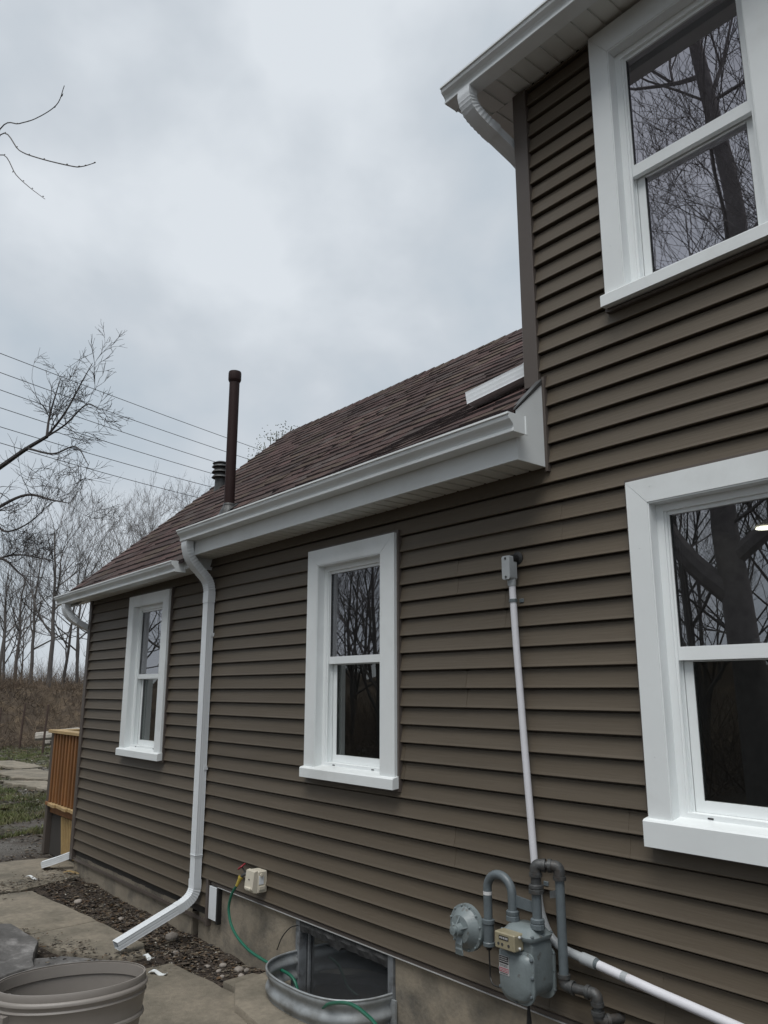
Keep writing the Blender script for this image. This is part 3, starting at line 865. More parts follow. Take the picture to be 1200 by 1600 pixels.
def tabsize(t): 
    c = Vector(((t[0] + t[1]) / 2, t[2], zroof((t[0] + t[1]) / 2, t[2]))); return (t[1] - t[0]) * DY / (c - camv).length ** 2
order = sorted(range(len(tabs)), key=lambda i: -tabsize(tabs[i]))
big = set(order[:290]); rest = MB()
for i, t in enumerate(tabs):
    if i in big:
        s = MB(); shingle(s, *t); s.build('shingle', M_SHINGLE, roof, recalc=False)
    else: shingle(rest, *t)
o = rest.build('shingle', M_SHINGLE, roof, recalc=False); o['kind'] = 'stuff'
# ridge cap
q = MB(); x = XR0
rc = MB()
while x < UX - 0.02:
    xb = min(x + 0.17, UX - 0.016); c = random.choice(PAL); rc.cur = tuple(v * 0.8 for v in c)
    z = zroof(x, YR) + 0.006
    rc.add([(x, YR - 0.12, z - 0.10), (x, YR, z + 0.012), (x, YR + 0.12, z - 0.10), (xb, YR - 0.12, z - 0.095), (xb, YR, z + 0.020), (xb, YR + 0.12, z - 0.095)],
           [(0, 3, 4, 1), (1, 4, 5, 2), (3, 5, 4), (0, 1, 2)])
    x += 0.155
rc.build('ridge_cap', M_SHINGLE, roof)
MB().prism([(YL - 0.01, zmain(YL) - 0.14), (YR, zmain(YR) - 0.03), (YR, zmain(YR) + 0.004), (YL - 0.01, zmain(YL) - 0.108)], 0, XR0 - 0.005, XR0 + 0.03).build('drip_edge', M_BROWN, roof)

# ------------------------------------------------------------------ downspouts (parts of the house)
def spout_profile(w_=0.086, d=0.060, corr=0.0025):
    p = []
    def side(ax, ay, bx_, by_, n):
        nx, ny = (by_ - ay), -(bx_ - ax); l = math.hypot(nx, ny); nx /= l; ny /= l
        for i in range(n):
            t = i / n; c = corr * (math.cos(t * 2 * math.pi * 3) * 0.5 - 0.5)
            p.append((ax + (bx_ - ax) * t + nx * c, ay + (by_ - ay) * t + ny * c))
    hw, hd = w_ / 2, d / 2
    side(-hw, -hd, hw, -hd, 12); side(hw, -hd, hw, hd, 8); side(hw, hd, -hw, hd, 12); side(-hw, hd, -hw, -hd, 8)
    return p
PROF = spout_profile(); PROFB = spout_profile(0.090, 0.064, 0.0)
def spout(path, side, parent, name='downspout', lab=None, prof=PROF, elbows=()):
    m = MB(); m.sweep(path, prof, side)
    o = m.build(name, M_SPOUT, parent, smooth=True, angle=30)
    if lab: o['label'] = lab
    return o
def elbow(pts, side, parent, n=22, w_=0.092, d=0.066):
    """crimped elbow: profile swells and shrinks along the bend"""
    P = catmull(pts, max(4, n // (len(pts) - 1)))
    m = MB(); sidev = Vector(side); base = spout_profile(w_, d, 0.0); k = len(base); vs = []; fs = []
    for i, p in enumerate(P):
        t = (P[min(i + 1, len(P) - 1)] - P[max(i - 1, 0)]).normalized()
        sd = (sidev - t * sidev.dot(t)).normalized(); up = t.cross(sd)
        mid = 1 if 0.18 < i / len(P) < 0.85 else 0
        for a, b_ in base:
            f_ = 1 - (0.052 * (i % 2)) * mid
            vs.append(p + sd * a * f_ + up * b_ * f_)
    for i in range(len(P) - 1):
        for j in range(k): fs.append((i * k + j, i * k + (j + 1) % k, (i + 1) * k + (j + 1) % k, (i + 1) * k + j))
    m.add(vs, fs); return m.build('elbow', M_SPOUT, parent, smooth=True, angle=18)
# main one, off the left end of the middle gutter
XS = -5.985
d1 = spout([(XS, -0.055, 2.62), (XS, -0.055, 1.9), (XS, -0.055, 1.2), (XS, -0.055, 0.60)], (1, 0, 0), house, lab='long downspout that kicks out over the slabs')
spout([(XS, -0.055, 0.62), (XS, -0.055, 0.38)], (1, 0, 0), d1, 'spout_section', prof=spout_profile(0.082, 0.057))
elbow([(XS + 0.02, -0.285, 3.085), (XS + 0.02, -0.283, 3.02), (XS + 0.01, -0.245, 2.93), (XS, -0.165, 2.85), (XS, -0.085, 2.77), (XS, -0.056, 2.69), (XS, -0.055, 2.58)], (1, 0, 0), d1, n=48)
elbow([(XS, -0.055, 0.44), (XS, -0.057, 0.37), (XS, -0.085, 0.315), (XS, -0.14, 0.275), (XS, -0.20, 0.25)], (1, 0, 0), d1, n=28, w_=0.090, d=0.064)
q = MB()
outer = spout_profile(); inner = [(a * 0.95, b_ * 0.93) for a, b_ in outer]
A = Vector((XS, -0.17, 0.262)); B = Vector((XS + 0.02, -0.66, 0.085)); tdir = (B - A).normalized(); sd = Vector((1, 0, 0)); sd = (sd - tdir * sd.dot(tdir)).normalized(); up = tdir.cross(sd); k = len(outer)
vs = [p + sd * a + up * b_ for p in (A, B) for a, b_ in outer] + [p + sd * a + up * b_ for p in (B, A) for a, b_ in inner]
fs = [(s * k + j, s * k + (j + 1) % k, (s + 1) * k + (j + 1) % k, (s + 1) * k + j) for s in range(3) for j in range(k)]
q.add(vs, fs); q.build('outlet_pipe', M_SPOUT, d1, smooth=True, angle=30)
for z in (2.60, 0.615):
    q = MB(); q.box(XS - 0.045, XS + 0.045, -0.088, -0.022, z, z + 0.004); q.build('spout_joint', M_SPOUT, d1)
for z in (2.3, 1.25):
    q = MB(); q.box(XS - 0.047, XS - 0.044, -0.05, -0.014, z, z + 0.03); q.box(XS + 0.044, XS + 0.047, -0.05, -0.014, z, z + 0.03); q.build('strap', M_SPOUT, d1)
# far left one: gutter end round the corner to the gable
e0 = elbow([(-9.02, -0.245, 2.82), (-9.02, -0.242, 2.75), (-8.995, -0.20, 2.665), (-8.96, -0.12, 2.60)], (1, 0.1, 0), house, n=30)
e0.name = 'downspout'; e0['label'] = 'far downspout curving round the left corner'
spout([(-8.965, -0.14, 2.615), (-8.94, 0.08, 2.50), (-8.935, 0.14, 2.45)], (1, 0, 0), e0, 'spout_section')
spout([(-8.935, 0.13, 2.46), (-8.935, 0.15, 2.3), (-8.935, 0.15, 0.28)], (0, 1, 0), e0, 'spout_section')
spout([(-8.935, 0.15, 0.30), (-8.94, 0.14, 0.24), (-8.97, 0.08, 0.17)], (0.8, -0.6, 0), e0, 'spout_section')
spout([(-8.95, 0.09, 0.19), (-9.06, -0.10, 0.115), (-9.13, -0.22, 0.075)], (0.8, -0.5, 0), e0, 'outlet_pipe')
# upper one: under the upper gutter round the corner, then out over the roof
e1 = elbow([(-2.66, -0.290, 5.225), (-2.66, -0.290, 5.165), (-2.655, -0.262, 5.10), (-2.64, -0.19, 5.045), (-2.625, -0.11, 5.005)], (1, 0, 0), house, n=30)
e1.name = 'downspout'; e1['label'] = 'upstairs downspout bending back round the corner'
spout([(-2.63, -0.13, 5.015), (-2.60, 0.05, 4.925), (-2.59, 0.12, 4.88)], (1, 0, 0), e1, 'spout_section')
spout([(-2.59, 0.12, 4.90), (-2.59, 0.13, 4.8), (-2.59, 0.13, 3.80)], (0, 1, 0), e1, 'spout_section')
elbow([(-2.59, 0.13, 3.85), (-2.59, 0.13, 3.67), (-2.63, 0.125, 3.615), (-2.72, 0.10, 3.58)], (0, 1, 0), e1, n=16)
spout([(-2.60, 0.12, 3.60), (-3.02, 0.05, 3.525)], (0.1, 1, 0), e1, 'spout_section', prof=spout_profile(0.098, 0.078))

# flue pipe and louvred vent on the roof
y_f = 0.547; x_f = -6.83
zf_ = zroof(x_f, y_f)
flue = MB().lathe([(0.052, -0.05), (0.052, 1.40), (0.051, 1.41)], (x_f, y_f, zf_), n=24)
fl = flue.build('flue_pipe', M_FLUE, house, smooth=True); fl['label'] = 'tall dark brown pipe rising from the shingles'
MB().lathe([(0.054, 1.36), (0.064, 1.38), (0.066, 1.39), (0.066, 1.46), (0.062, 1.475), (0.05, 1.476)], (x_f, y_f, zf_), n=24).build('flue_cap', M_FLUE, fl, smooth=True)
MB().lathe([(0.056, 0.03), (0.060, 0.045), (0.060, 0.065), (0.053, 0.075)], (x_f, y_f, zf_), n=24).build('storm_collar', M_PIPED, fl, smooth=True)
q = MB(); q.lathe([(0.11, -0.075), (0.085, 0.0), (0.056, 0.055)], (x_f, y_f, zf_), n=20); q.prism([(-0.15, 0), (0.15, 0)] and [(x_f - 0.11, y_f - 0.13), (x_f + 0.10, y_f - 0.13), (x_f + 0.10, y_f + 0.05), (x_f - 0.11, y_f + 0.05)], 2, 0.022, 0.030, zf=lambda x, y: zroof(x, y))
q.build('flashing', M_PIPED, fl)
# vent: solve the roof point seen at that bearing
y_v = 1.47; x_v = -1.918 * (y_v + 3.12); z_v = zroof(x_v, y_v)
vt = MB().lathe([(0.085, -0.08), (0.075, 0.0), (0.072, 0.10), (0.072, 0.30)], (x_v, y_v, z_v), n=20).build('roof_vent', M_PIPED, house, smooth=True)
vt['label'] = 'galvanised louvred vent behind the brown pipe'
for h in (0.13, 0.20, 0.27):
    MB().lathe([(0.075, h + 0.045), (0.105, h + 0.02), (0.118, h), (0.112, h - 0.004), (0.07, h + 0.02)], (x_v, y_v, z_v), n=20).build('louvre_ring', M_PIPED, vt, smooth=True)
MB().lathe([(0.10, 0.305), (0.112, 0.32), (0.06, 0.345), (0.0, 0.35)], (x_v, y_v, z_v), n=20).build('vent_cap', M_PIPED, vt, smooth=True)

# ------------------------------------------------------------------ basement window and window well
bw = MB()
wx0, wx1, wz0, wz1 = -4.655, -3.68, -0.10, 0.425
bw.box(wx0, wx0 + 0.045, 0.00, 0.09, wz0, wz1); bw.box(wx1 - 0.045, wx1, 0.00, 0.09, wz0, wz1)
bw.box(wx0 + 0.045, wx1 - 0.045, 0.0, 0.09, wz0, wz0 + 0.05)
basement = bw.build('basement_window', M_FRAME_OLD, house); basement['label'] = 'grimy basement window behind the metal well'
q = MB(); n = 30; vs = []; fs = []
for i in range(n + 1):
    x = wx0 + 0.045 + (wx1 - wx0 - 0.09) * i / n
    zb = wz1 - 0.075 + 0.012 * fbm(x * 9, 1) - (0.02 if 0.35 < i / n < 0.5 else 0)
    vs += [(x, 0.002 + 0.008 * fbm(x * 14, 3), wz1 - 0.005), (x, -0.004 + 0.012 * fbm(x * 12, 5), (wz1 + zb) / 2), (x, 0.006, zb), (x, 0.06, zb)]
for i in range(n):
    for j in range(3): fs.append((i * 4 + j, i * 4 + j + 1, i * 4 + j + 5, i * 4 + j + 4))
q.add(vs, fs); q.build('header', M_GRIME, basement)
q = MB(); q.box(wx0 + 0.09, wx0 + 0.105, 0.035, 0.05, wz0 + 0.05, wz1 - 0.06); q.box(wx0 + 0.27, wx0 + 0.285, 0.07, 0.085, wz0 + 0.25, wz1 - 0.09)
q.box(wx0 + 0.27, wx0 + 0.56, 0.07, 0.085, wz0 + 0.235, wz0 + 0.25); q.box(wx0 + 0.56, wx0 + 0.572, 0.07, 0.085, wz0 + 0.235, wz0 + 0.34); q.build('mullion', M_FRAME_OLD, basement)
MB().box(wx0 + 0.045, wx1 - 0.045, 0.055, 0.060, wz0 + 0.05, wz1 - 0.06).build('pane', M_GLASSB, basement)
q = MB(); q.add([(wx0, 0.1, -0.6), (wx1, 0.1, -0.6), (wx1, 1.2, -0.6), (wx0, 1.2, -0.6), (wx0, 0.1, wz1), (wx1, 0.1, wz1), (wx1, 1.2, wz1), (wx0, 1.2, wz1)],
                [(0, 1, 2, 3), (4, 7, 6, 5), (1, 5, 6, 2), (2, 6, 7, 3), (3, 7, 4, 0)])
q.build('room_wall', M_ROOM, basement, recalc=False)

well = MB()
# plan outline from wall to wall
def well_plan(n=44):
    P = []
    c = (-4.165, 0.0); ax_, ay_ = 0.47, 0.375
    for i in range(n + 1):
        a = math.pi * i / n
        ca, sa = math.cos(a), math.sin(a)
        e_ = 2.6
        x = c[0] - ax_ * math.copysign(abs(ca) ** (2 / e_), ca); y_ = -ay_ * abs(sa) ** (2 / e_)
        P.append((x, y_))
    return P
P = well_plan(); zz = [0.225 - 0.40 * j / 36 for j in range(37)]
vs = []; fs = []; cx, cy = -4.165, 0.0
for lay in (0, 1):
    for j, z in enumerate(zz):
        off = 0.010 * math.sin((0.225 - z) / 0.067 * math.pi * 2 * 0.75 + 0.6) - 0.003 * lay
        for (x, y_) in P:
            dx, dy = x - cx, y_ - cy; l = math.hypot(dx, dy) or 1
            vs.append((x + dx / l * off, min(0.004, y_ + dy / l * off), z))
k = len(P); nl = len(zz)
for lay in (0, 1):
    for j in range(nl - 1):
        for i in range(k - 1):
            a = lay * nl * k + j * k + i; fs.append((a, a + 1, a + k + 1, a + k))
well.add(vs, fs)
wl = thing('window_well', 'corrugated galvanised half-round well in front of the basement window', 'window well', (-4.165, -0.18, 0))
sub(well.build('well_wall', M_GALV, smooth=True, angle=60), wl)
q = MB(); q.tube([(x + (x - cx) * 0.012, y_ - 0.004 if y_ < -0.01 else y_, 0.228) for x, y_ in P], 0.0065, 6); sub(q.build('rim', M_GALV, smooth=True), wl)
q = MB(); q.box(-3.70, -3.655, -0.005, 0.008, -0.12, 0.20); q.box(-4.69, -4.63, -0.005, 0.008, -0.12, 0.20); sub(q.build('flange', M_GALV), wl)

# black wire stub at the basement window
o = MB().tube(catmull([(-4.62, -0.005, 0.385), (-4.68, -0.03, 0.36), (-4.75, -0.045, 0.29), (-4.82, -0.035, 0.20)], 8), 0.0035, 6).build('loose_cable', M_BLACK, smooth=True)
tag(o, 'short black cable sticking out beside the basement window', 'cable')

# ------------------------------------------------------------------ hose, tap, outlet box
hose = thing('garden_hose', 'green garden hose running from the tap down into the window well', 'hose', (-5.2, -0.1, 0.4))
hp = catmull([(-5.235, -0.115, 0.535), (-5.29, -0.125, 0.46), (-5.31, -0.13, 0.36), (-5.22, -0.14, 0.255), (-5.0, -0.15, 0.185), (-4.72, -0.14, 0.155), (-4.50, -0.12, 0.13), (-4.40, -0.13, 0.02), (-4.28, -0.2, -0.03), (-4.10, -0.26, 0.05),
              (-3.95, -0.31, 0.14), (-3.82, -0.33, 0.215), (-3.60, -0.37, 0.285), (-3.40, -0.42, 0.305), (-3.20, -0.49, 0.30), (-2.9, -0.6, 0.18), (-2.6, -0.7, 0.05), (-2.2, -0.75, 0.04)], 10)
sub(MB().tube(hp, 0.0095, 10).build('hose_tube', M_HOSE, smooth=True), hose)
sub(MB().tube([(-5.205, -0.105, 0.588), (-5.222, -0.11, 0.558), (-5.238, -0.116, 0.528)], [0.014, 0.013, 0.010], 12).build('coupling', M_BRASS, smooth=True), hose)
sub(MB().tube([(-5.203, -0.104, 0.594), (-5.208, -0.106, 0.582)], 0.018, 12).build('coupling', M_BRASS, smooth=True), hose)
tap = thing('garden_tap', 'outdoor tap with a red wheel handle where the green hose starts', 'tap', (-5.18, -0.05, 0.61))
sub(MB().tube(catmull([(-5.16, 0.0, 0.612), (-5.17, -0.06, 0.615), (-5.185, -0.09, 0.608), (-5.20, -0.103, 0.592)], 5), 0.011, 10).build('tap_body', M_PIPED, smooth=True), tap)
q = MB(); q.tube([(-5.178, -0.075, 0.612), (-5.20, -0.10, 0.655)], 0.006, 8); sub(q.build('tap_stem', M_PIPED), tap)
q = MB(); c = Vector((-5.202, -0.102, 0.660)); axd = Vector((-0.022, -0.025, 0.043)).normalized(); u1 = axd.orthogonal().normalized(); u2 = axd.cross(u1)
q.tube([c + (u1 * math.cos(a) + u2 * math.sin(a)) * (0.026 + 0.003 * math.cos(5 * a)) for a in [i * math.pi / 12 for i in range(25)]], 0.006, 8, cap=False)
for i in range(3):
    a = i * math.pi / 3; q.tube([c + (u1 * math.cos(a) + u2 * math.sin(a)) * 0.026, c - (u1 * math.cos(a) + u2 * math.sin(a)) * 0.026], 0.004, 6)
sub(q.build('wheel_handle', M_RED, smooth=True), tap)
ob = thing('outlet_box', 'cream weatherproof outlet box on the siding right of the tap', 'outlet box', (-5.05, 0, 0.58))
q = MB(); q.rbox(-5.115, -5.005, -0.085, -0.010, 0.515, 0.655, 0.006); sub(q.build('box_body', M_CREAM), ob)
q = MB(); q.prism([(-0.115, 0.522), (-0.125, 0.54), (-0.112, 0.652), (-0.0865, 0.658), (-0.0865, 0.516)], 0, -5.118, -5.010); sub(q.build('cover', M_CREAM), ob)
q = MB(); q.rbox(-5.10, -5.03, -0.135, -0.118, 0.535, 0.552, 0.003); sub(q.build('lip', M_CREAM), ob)
q = MB(); q.lathe([(0.010, 0), (0.012, 0.012), (0.0, 0.014)], (-5.006, -0.06, 0.63), (1, 0, 0), 12); q.rbox(-5.005, -4.998, -0.075, -0.03, 0.535, 0.56, 0.002); sub(q.build('hinge_knob', M_CREAM, smooth=True), ob)
q = MB(); q.rbox(-5.0045, -5.002, -0.078, -0.040, 0.57, 0.625, 0.001); sub(q.build('face_plate', M_SPOUT), ob)
q = MB(); q.lathe([(0.005, 0), (0.005, 0.004)], (-5.065, -0.119, 0.60), (0, -1, 0.1), 10); sub(q.build('screw', M_PIPED), ob)

# ------------------------------------------------------------------ conduit
cd = thing('electrical_conduit', 'white electrical conduit running down the siding and off behind the gas meter', 'conduit', (-2.6, 0, 1.6))
q = MB(); q.tube([(-2.668, -0.050, 2.42), (-2.655, -0.050, 2.10), (-2.625, -0.050, 1.6), (-2.59, -0.050, 1.05), (-2.578, -0.050, 0.95)], 0.0175, 14); sub(q.build('conduit_pipe', M_PVC, smooth=True), cd)
q = MB(); q.tube(catmull([(-2.58, -0.05, 0.96), (-2.565, -0.05, 0.87), (-2.52, -0.05, 0.785), (-2.45, -0.05, 0.745), (-2.33, -0.05, 0.728)], 8), 0.0195, 14); sub(q.build('bend', M_PVCG, smooth=True), cd)
q = MB(); q.tube([(-2.345, -0.05, 0.730), (-2.275, -0.05, 0.724)], 0.0245, 16); sub(q.build('coupling', M_PVCG, smooth=True), cd)
q = MB(); q.tube([(-2.28, -0.05, 0.725), (-2.26, -0.05, 0.722)], 0.021, 16); sub(q.build('grey_ring', M_PIPE, smooth=True), cd)
q = MB(); q.tube([(-2.262, -0.05, 0.722), (-2.0, -0.052, 0.692), (-1.6, -0.055, 0.655), (-1.0, -0.055, 0.60), (-0.3, -0.055, 0.54)], 0.0195, 16); sub(q.build('conduit_pipe', M_PVC, smooth=True), cd)
q = MB(); q.tube([(-2.145, -0.0515, 0.7086), (-2.118, -0.0515, 0.7056)], 0.0202, 16); sub(q.build('grey_ring', M_PVCG, smooth=True), cd)
# access fitting at the top
def rr4(hw, hh, r_, n=4):
    P_ = []
    for (cx_, cz_, a0) in ((hw - r_, hh - r_, 0), (-hw + r_, hh - r_, 90), (-hw + r_, -hh + r_, 180), (hw - r_, -hh + r_, 270)):
        for i in range(n + 1): P_.append((cx_ + r_ * math.cos(R(a0 + 90 * i / n)), cz_ + r_ * math.sin(R(a0 + 90 * i / n))))
    return P_
pr = rr4(0.027, 0.062, 0.012)
def fitting(pr, y0, y1, cxx, czz, lean=0.0):
    m_ = MB(); m_.prism([(cxx + a, czz + b_) for a, b_ in pr], 1, y0, y1); return m_
sub(fitting(pr, -0.082, -0.034, -2.672, 2.483).build('fitting_body', M_PVCG, smooth=True), cd)
sub(fitting([(a * 0.97, b_ * 0.98) for a, b_ in pr], -0.090, -0.083, -2.672, 2.483).build('fitting_cover', M_PVCG, smooth=True), cd)
q = MB(); q.lathe([(0.006, 0), (0.006, 0.003)], (-2.672, -0.0905, 2.531), (0, -1, 0), 10); q.lathe([(0.006, 0), (0.006, 0.003)], (-2.672, -0.0905, 2.435), (0, -1, 0), 10); sub(q.build('screw', M_PIPED), cd)
q = MB(); q.tube([(-2.670, -0.052, 2.44), (-2.668, -0.050, 2.39)], [0.024, 0.021], 14); sub(q.build('fitting_hub', M_PVCG, smooth=True), cd)
q = MB(); q.tube([(-2.66, -0.058, 2.53), (-2.655, 0.01, 2.535)], 0.022, 12); sub(q.build('wall_stub', M_BLACK, smooth=True), cd)
q = MB(); q.lathe([(0.034, 0), (0.036, 0.008), (0.02, 0.016)], (-2.655, -0.010, 2.535), (0, -1, 0), 16); sub(q.build('sealing_putty', M_BLACK, smooth=True), cd)
for (zc, xc_) in ((2.315, -2.664), (0.99, -2.583)):
    q = MB(); q.lathe([(0.0205, -0.008), (0.0215, -0.008), (0.0215, 0.008), (0.0205, 0.008)], (xc_, -0.050, zc), (0, 0, 1), 16); q.rbox(xc_ + 0.015, xc_ + 0.042, -0.022, -0.013, zc - 0.010, zc + 0.010, 0.002)
    sub(q.build('strap', M_PIPE, smooth=True), cd)

# ------------------------------------------------------------------ gas meter
gm = thing('gas_meter', 'grey gas meter with pipes and a round regulator below the white conduit', 'gas meter', (-2.55, -0.17, 0.55))
def rrect(x0, x1, z0, z1, r, n=5, r2=None):
    P = []
    for (cx_, cz_, a0, rr) in ((x1 - r, z1 - r, 0, r), (x0 + r, z1 - r, 90, r), (x0 + (r2 or r), z0 + (r2 or r), 180, r2 or r), (x1 - (r2 or r), z0 + (r2 or r), 270, r2 or r)):
        for i in range(n + 1):
            a = R(a0 + 90 * i / n); P.append((cx_ + rr * math.cos(a), cz_ + rr * math.sin(a)))
    return P
def loft(m_, rings, cap=True):
    k_ = len(rings[0]); vs_ = [p for r_ in rings for p in r_]
    fs_ = [(i * k_ + j, i * k_ + (j + 1) % k_, (i + 1) * k_ + (j + 1) % k_, (i + 1) * k_ + j) for i in range(len(rings) - 1) for j in range(k_)]
    if cap: fs_.append(tuple(range(k_))[::-1]); fs_.append(tuple((len(rings) - 1) * k_ + j for j in range(k_)))
    m_.add(vs_, fs_)
def xz_ring(y, *a, **k_): return [(x, y, z) for x, z in rrect(*a, **k_)]
MX0, MX1 = -2.645, -2.465
q = MB(); loft(q, [xz_ring(-0.105, MX0 + 0.01, MX1 - 0.002, 0.560, 0.80, 0.03, r2=0.06), xz_ring(-0.235, MX0 + 0.01, MX1 - 0.002, 0.560, 0.80, 0.03, r2=0.06)])
sub(q.build('meter_body', M_METER, smooth=True, angle=40), gm)
for (ya, yb_, lab) in ((-0.2355, -0.262, 'front'), (-0.080, -0.1045, 'back')):      # bulged front and rear covers with flanges
    q = MB(); s = -1 if lab == 'front' else 1
    y_ = -0.2355 if s < 0 else -0.104
    rings = [xz_ring(y_, MX0 - 0.008, MX1 + 0.010, 0.540, 0.752, 0.03, r2=0.062), xz_ring(y_ + s * 0.009, MX0 - 0.008, MX1 + 0.010, 0.540, 0.752, 0.03, r2=0.062),
             xz_ring(y_ + s * 0.012, MX0 + 0.002, MX1 - 0.000, 0.550, 0.742, 0.028, r2=0.058), xz_ring(y_ + s * 0.026, MX0 + 0.008, MX1 - 0.006, 0.556, 0.736, 0.028, r2=0.056), xz_ring(y_ + s * 0.032, MX0 + 0.020, MX1 - 0.018, 0.568, 0.724, 0.026, r2=0.05)]
    loft(q, rings); sub(q.build('cover', M_METER, smooth=True, angle=40), gm)
def xy_ring(z, x0, x1, y0, y1, r): return [(x, y, z) for x, y in rrect(x0, x1, y0, y1, r)]
q = MB(); loft(q, [xy_ring(0.795, MX0 + 0.002, MX1 + 0.006, -0.250, -0.095, 0.035), xy_ring(0.806, MX0 - 0.004, MX1 + 0.012, -0.256, -0.090, 0.04), xy_ring(0.814, MX0 - 0.004, MX1 + 0.012, -0.256, -0.090, 0.04),
                   xy_ring(0.822, MX0 + 0.006, MX1 + 0.002, -0.244, -0.100, 0.035), xy_ring(0.840, MX0 + 0.020, MX1 - 0.012, -0.230, -0.112, 0.035), xy_ring(0.846, MX0 + 0.034, MX1 - 0.026, -0.216, -0.126, 0.03)])
sub(q.build('lid', M_METER, smooth=True, angle=40), gm)
for (bx_, by_) in ((MX0 + 0.006, -0.235), (-2.555, -0.250), (MX1, -0.235), (MX1 + 0.004, -0.17), (MX1, -0.105), (MX0 + 0.004, -0.12)):
    q = MB(); q.lathe([(0.008, 0), (0.008, 0.006), (0.004, 0.009)], (bx_, by_, 0.8145), n=8); sub(q.build('bolt', M_PIPE), gm)
for (bx_, bz_) in ((MX1 + 0.001, 0.73), (MX1 + 0.003, 0.66), (MX1 - 0.006, 0.585), (-2.555, 0.548), (MX0 - 0.0, 0.585), (MX0 - 0.001, 0.66)):
    q = MB(); q.lathe([(0.0085, 0), (0.0085, 0.007), (0.004, 0.010)], (bx_, -0.2445, bz_), (0, -1, 0), 8); sub(q.build('bolt', M_PIPE), gm)
for bz_ in (0.73, 0.66, 0.585):
    q = MB(); q.lathe([(0.0075, 0), (0.0075, 0.007), (0.004, 0.010)], (MX1 + 0.003, -0.0955, bz_), (0, -1, 0), 8); sub(q.build('bolt', M_PIPE), gm)
# index box
ib = MB(); ib.rbox(-2.628, -2.512, -0.300, -0.236, 0.757, 0.826, 0.005); ibo = sub(ib.build('index_box', M_INDEX), gm)
q = MB(); q.box(-2.600, -2.545, -0.3015, -0.2998, 0.797, 0.813); o = q.build('counter_window', M_BLACK); o.parent = ibo
for i in range(5):
    q = MB(); q.box(-2.595 + i * 0.010, -2.589 + i * 0.010, -0.3022, -0.3012, 0.801, 0.809); o = q.build('digit', M_GREYLABEL); o.parent = ibo
for xx in (-2.604, -2.582, -2.545):
    q = MB(); q.lathe([(0.0065, 0), (0.0065, 0.0015)], (xx, -0.2998, 0.778), (0, -1, 0), 12); o = q.build('dial', M_PIPED); o.parent = ibo
for zz_ in (0.77, 0.815):
    q = MB(); q.lathe([(0.005, 0), (0.006, 0.006), (0.0, 0.008)], (-2.512, -0.268, zz_), (1, 0, 0), 8); o = q.build('screw', M_SPOUT); o.parent = ibo
# label plate
q = MB(); q.box(-2.632, -2.575, -0.2695, -0.2672, 0.645, 0.722); lp = sub(q.build('label_plate', M_GREYLABEL), gm)
q = MB(); q.box(-2.630, -2.577, -0.2700, -0.2694, 0.690, 0.720); o = q.build('black_band', M_BLACK); o.parent = lp
q = MB(); q.box(-2.630, -2.577, -0.2700, -0.2694, 0.656, 0.672); o = q.build('red_band', M_REDPRINT); o.parent = lp
q = MB()
rr_ = random.Random(3)
for z_, y_ in ((0.714, -0.2704), (0.706, -0.2704), (0.698, -0.2704), (0.667, -0.2704), (0.661, -0.2704)):
    x_ = -2.627
    while x_ < -2.583:
        w_ = rr_.uniform(0.003, 0.009); q.box(x_, x_ + w_, y_, -0.2699, z_ - 0.0018, z_ + 0.0018); x_ += w_ + 0.0022
o = q.build('print', M_GREYLABEL); o.parent = lp
q = MB()
for z_ in (0.684, 0.679, 0.652, 0.649):
    x_ = -2.627
    while x_ < -2.583:
        w_ = rr_.uniform(0.002, 0.007); q.box(x_, x_ + w_, -0.2701, -0.2694, z_ - 0.001, z_ + 0.001); x_ += w_ + 0.002
o = q.build('print', M_BLACK); o.parent = lp
# u-bend, unions
YP = -0.18
XA, XB_, XC = -2.775, -2.622, -2.478
arc = [(XA, YP, 0.80), (XA, YP, 0.955)] + [((XA + XB_) / 2 + (XA - XB_) / 2 * math.cos(a), YP, 0.955 + 0.072 * math.sin(a)) for a in [math.pi * i / 14 for i in range(1, 14)]] + [(XB_, YP, 0.955), (XB_, YP, 0.86)]
sub(MB().tube(arc, 0.0205, 14).build('bent_pipe', M_PIPE, smooth=True), gm)
sub(MB().tube([(XA, YP, 0.928), (XA, YP, 0.943)], 0.0212, 14).build('tape_band', M_TAPE, smooth=True), gm)
def union(c_, z0_, z1_, r_):
    q_ = MB(); q_.lathe([(r_ * 0.8, z0_), (r_, z0_ + 0.002), (r_, z0_ + (z1_ - z0_) * 0.45), (r_ * 0.9, z0_ + (z1_ - z0_) * 0.5), (r_ * 0.97, z0_ + (z1_ - z0_) * 0.6), (r_ * 0.97, z1_ - 0.004), (r_ * 0.8, z1_)], (c_[0], c_[1], 0), n=10)
    return q_
sub(union((XB_, YP), 0.845, 0.890, 0.031).build('union', M_PIPE, smooth=True, angle=25), gm)
sub(union((XC, YP), 0.840, 0.885, 0.032).build('union', M_PIPE, smooth=True, angle=25), gm)
sub(MB().tube([(XC, YP, 0.87), (XC, YP, 0.985)], 0.0215, 14).build('pipe', M_PIPE, smooth=True), gm)
sub(union((XC, YP), 0.985, 1.025, 0.034).build('union', M_PIPED, smooth=True, angle=25), gm)
sub(MB().tube([(XC, YP, 1.02), (XC, YP, 1.065)], 0.023, 14).build('nipple', M_PIPED, smooth=True), gm)
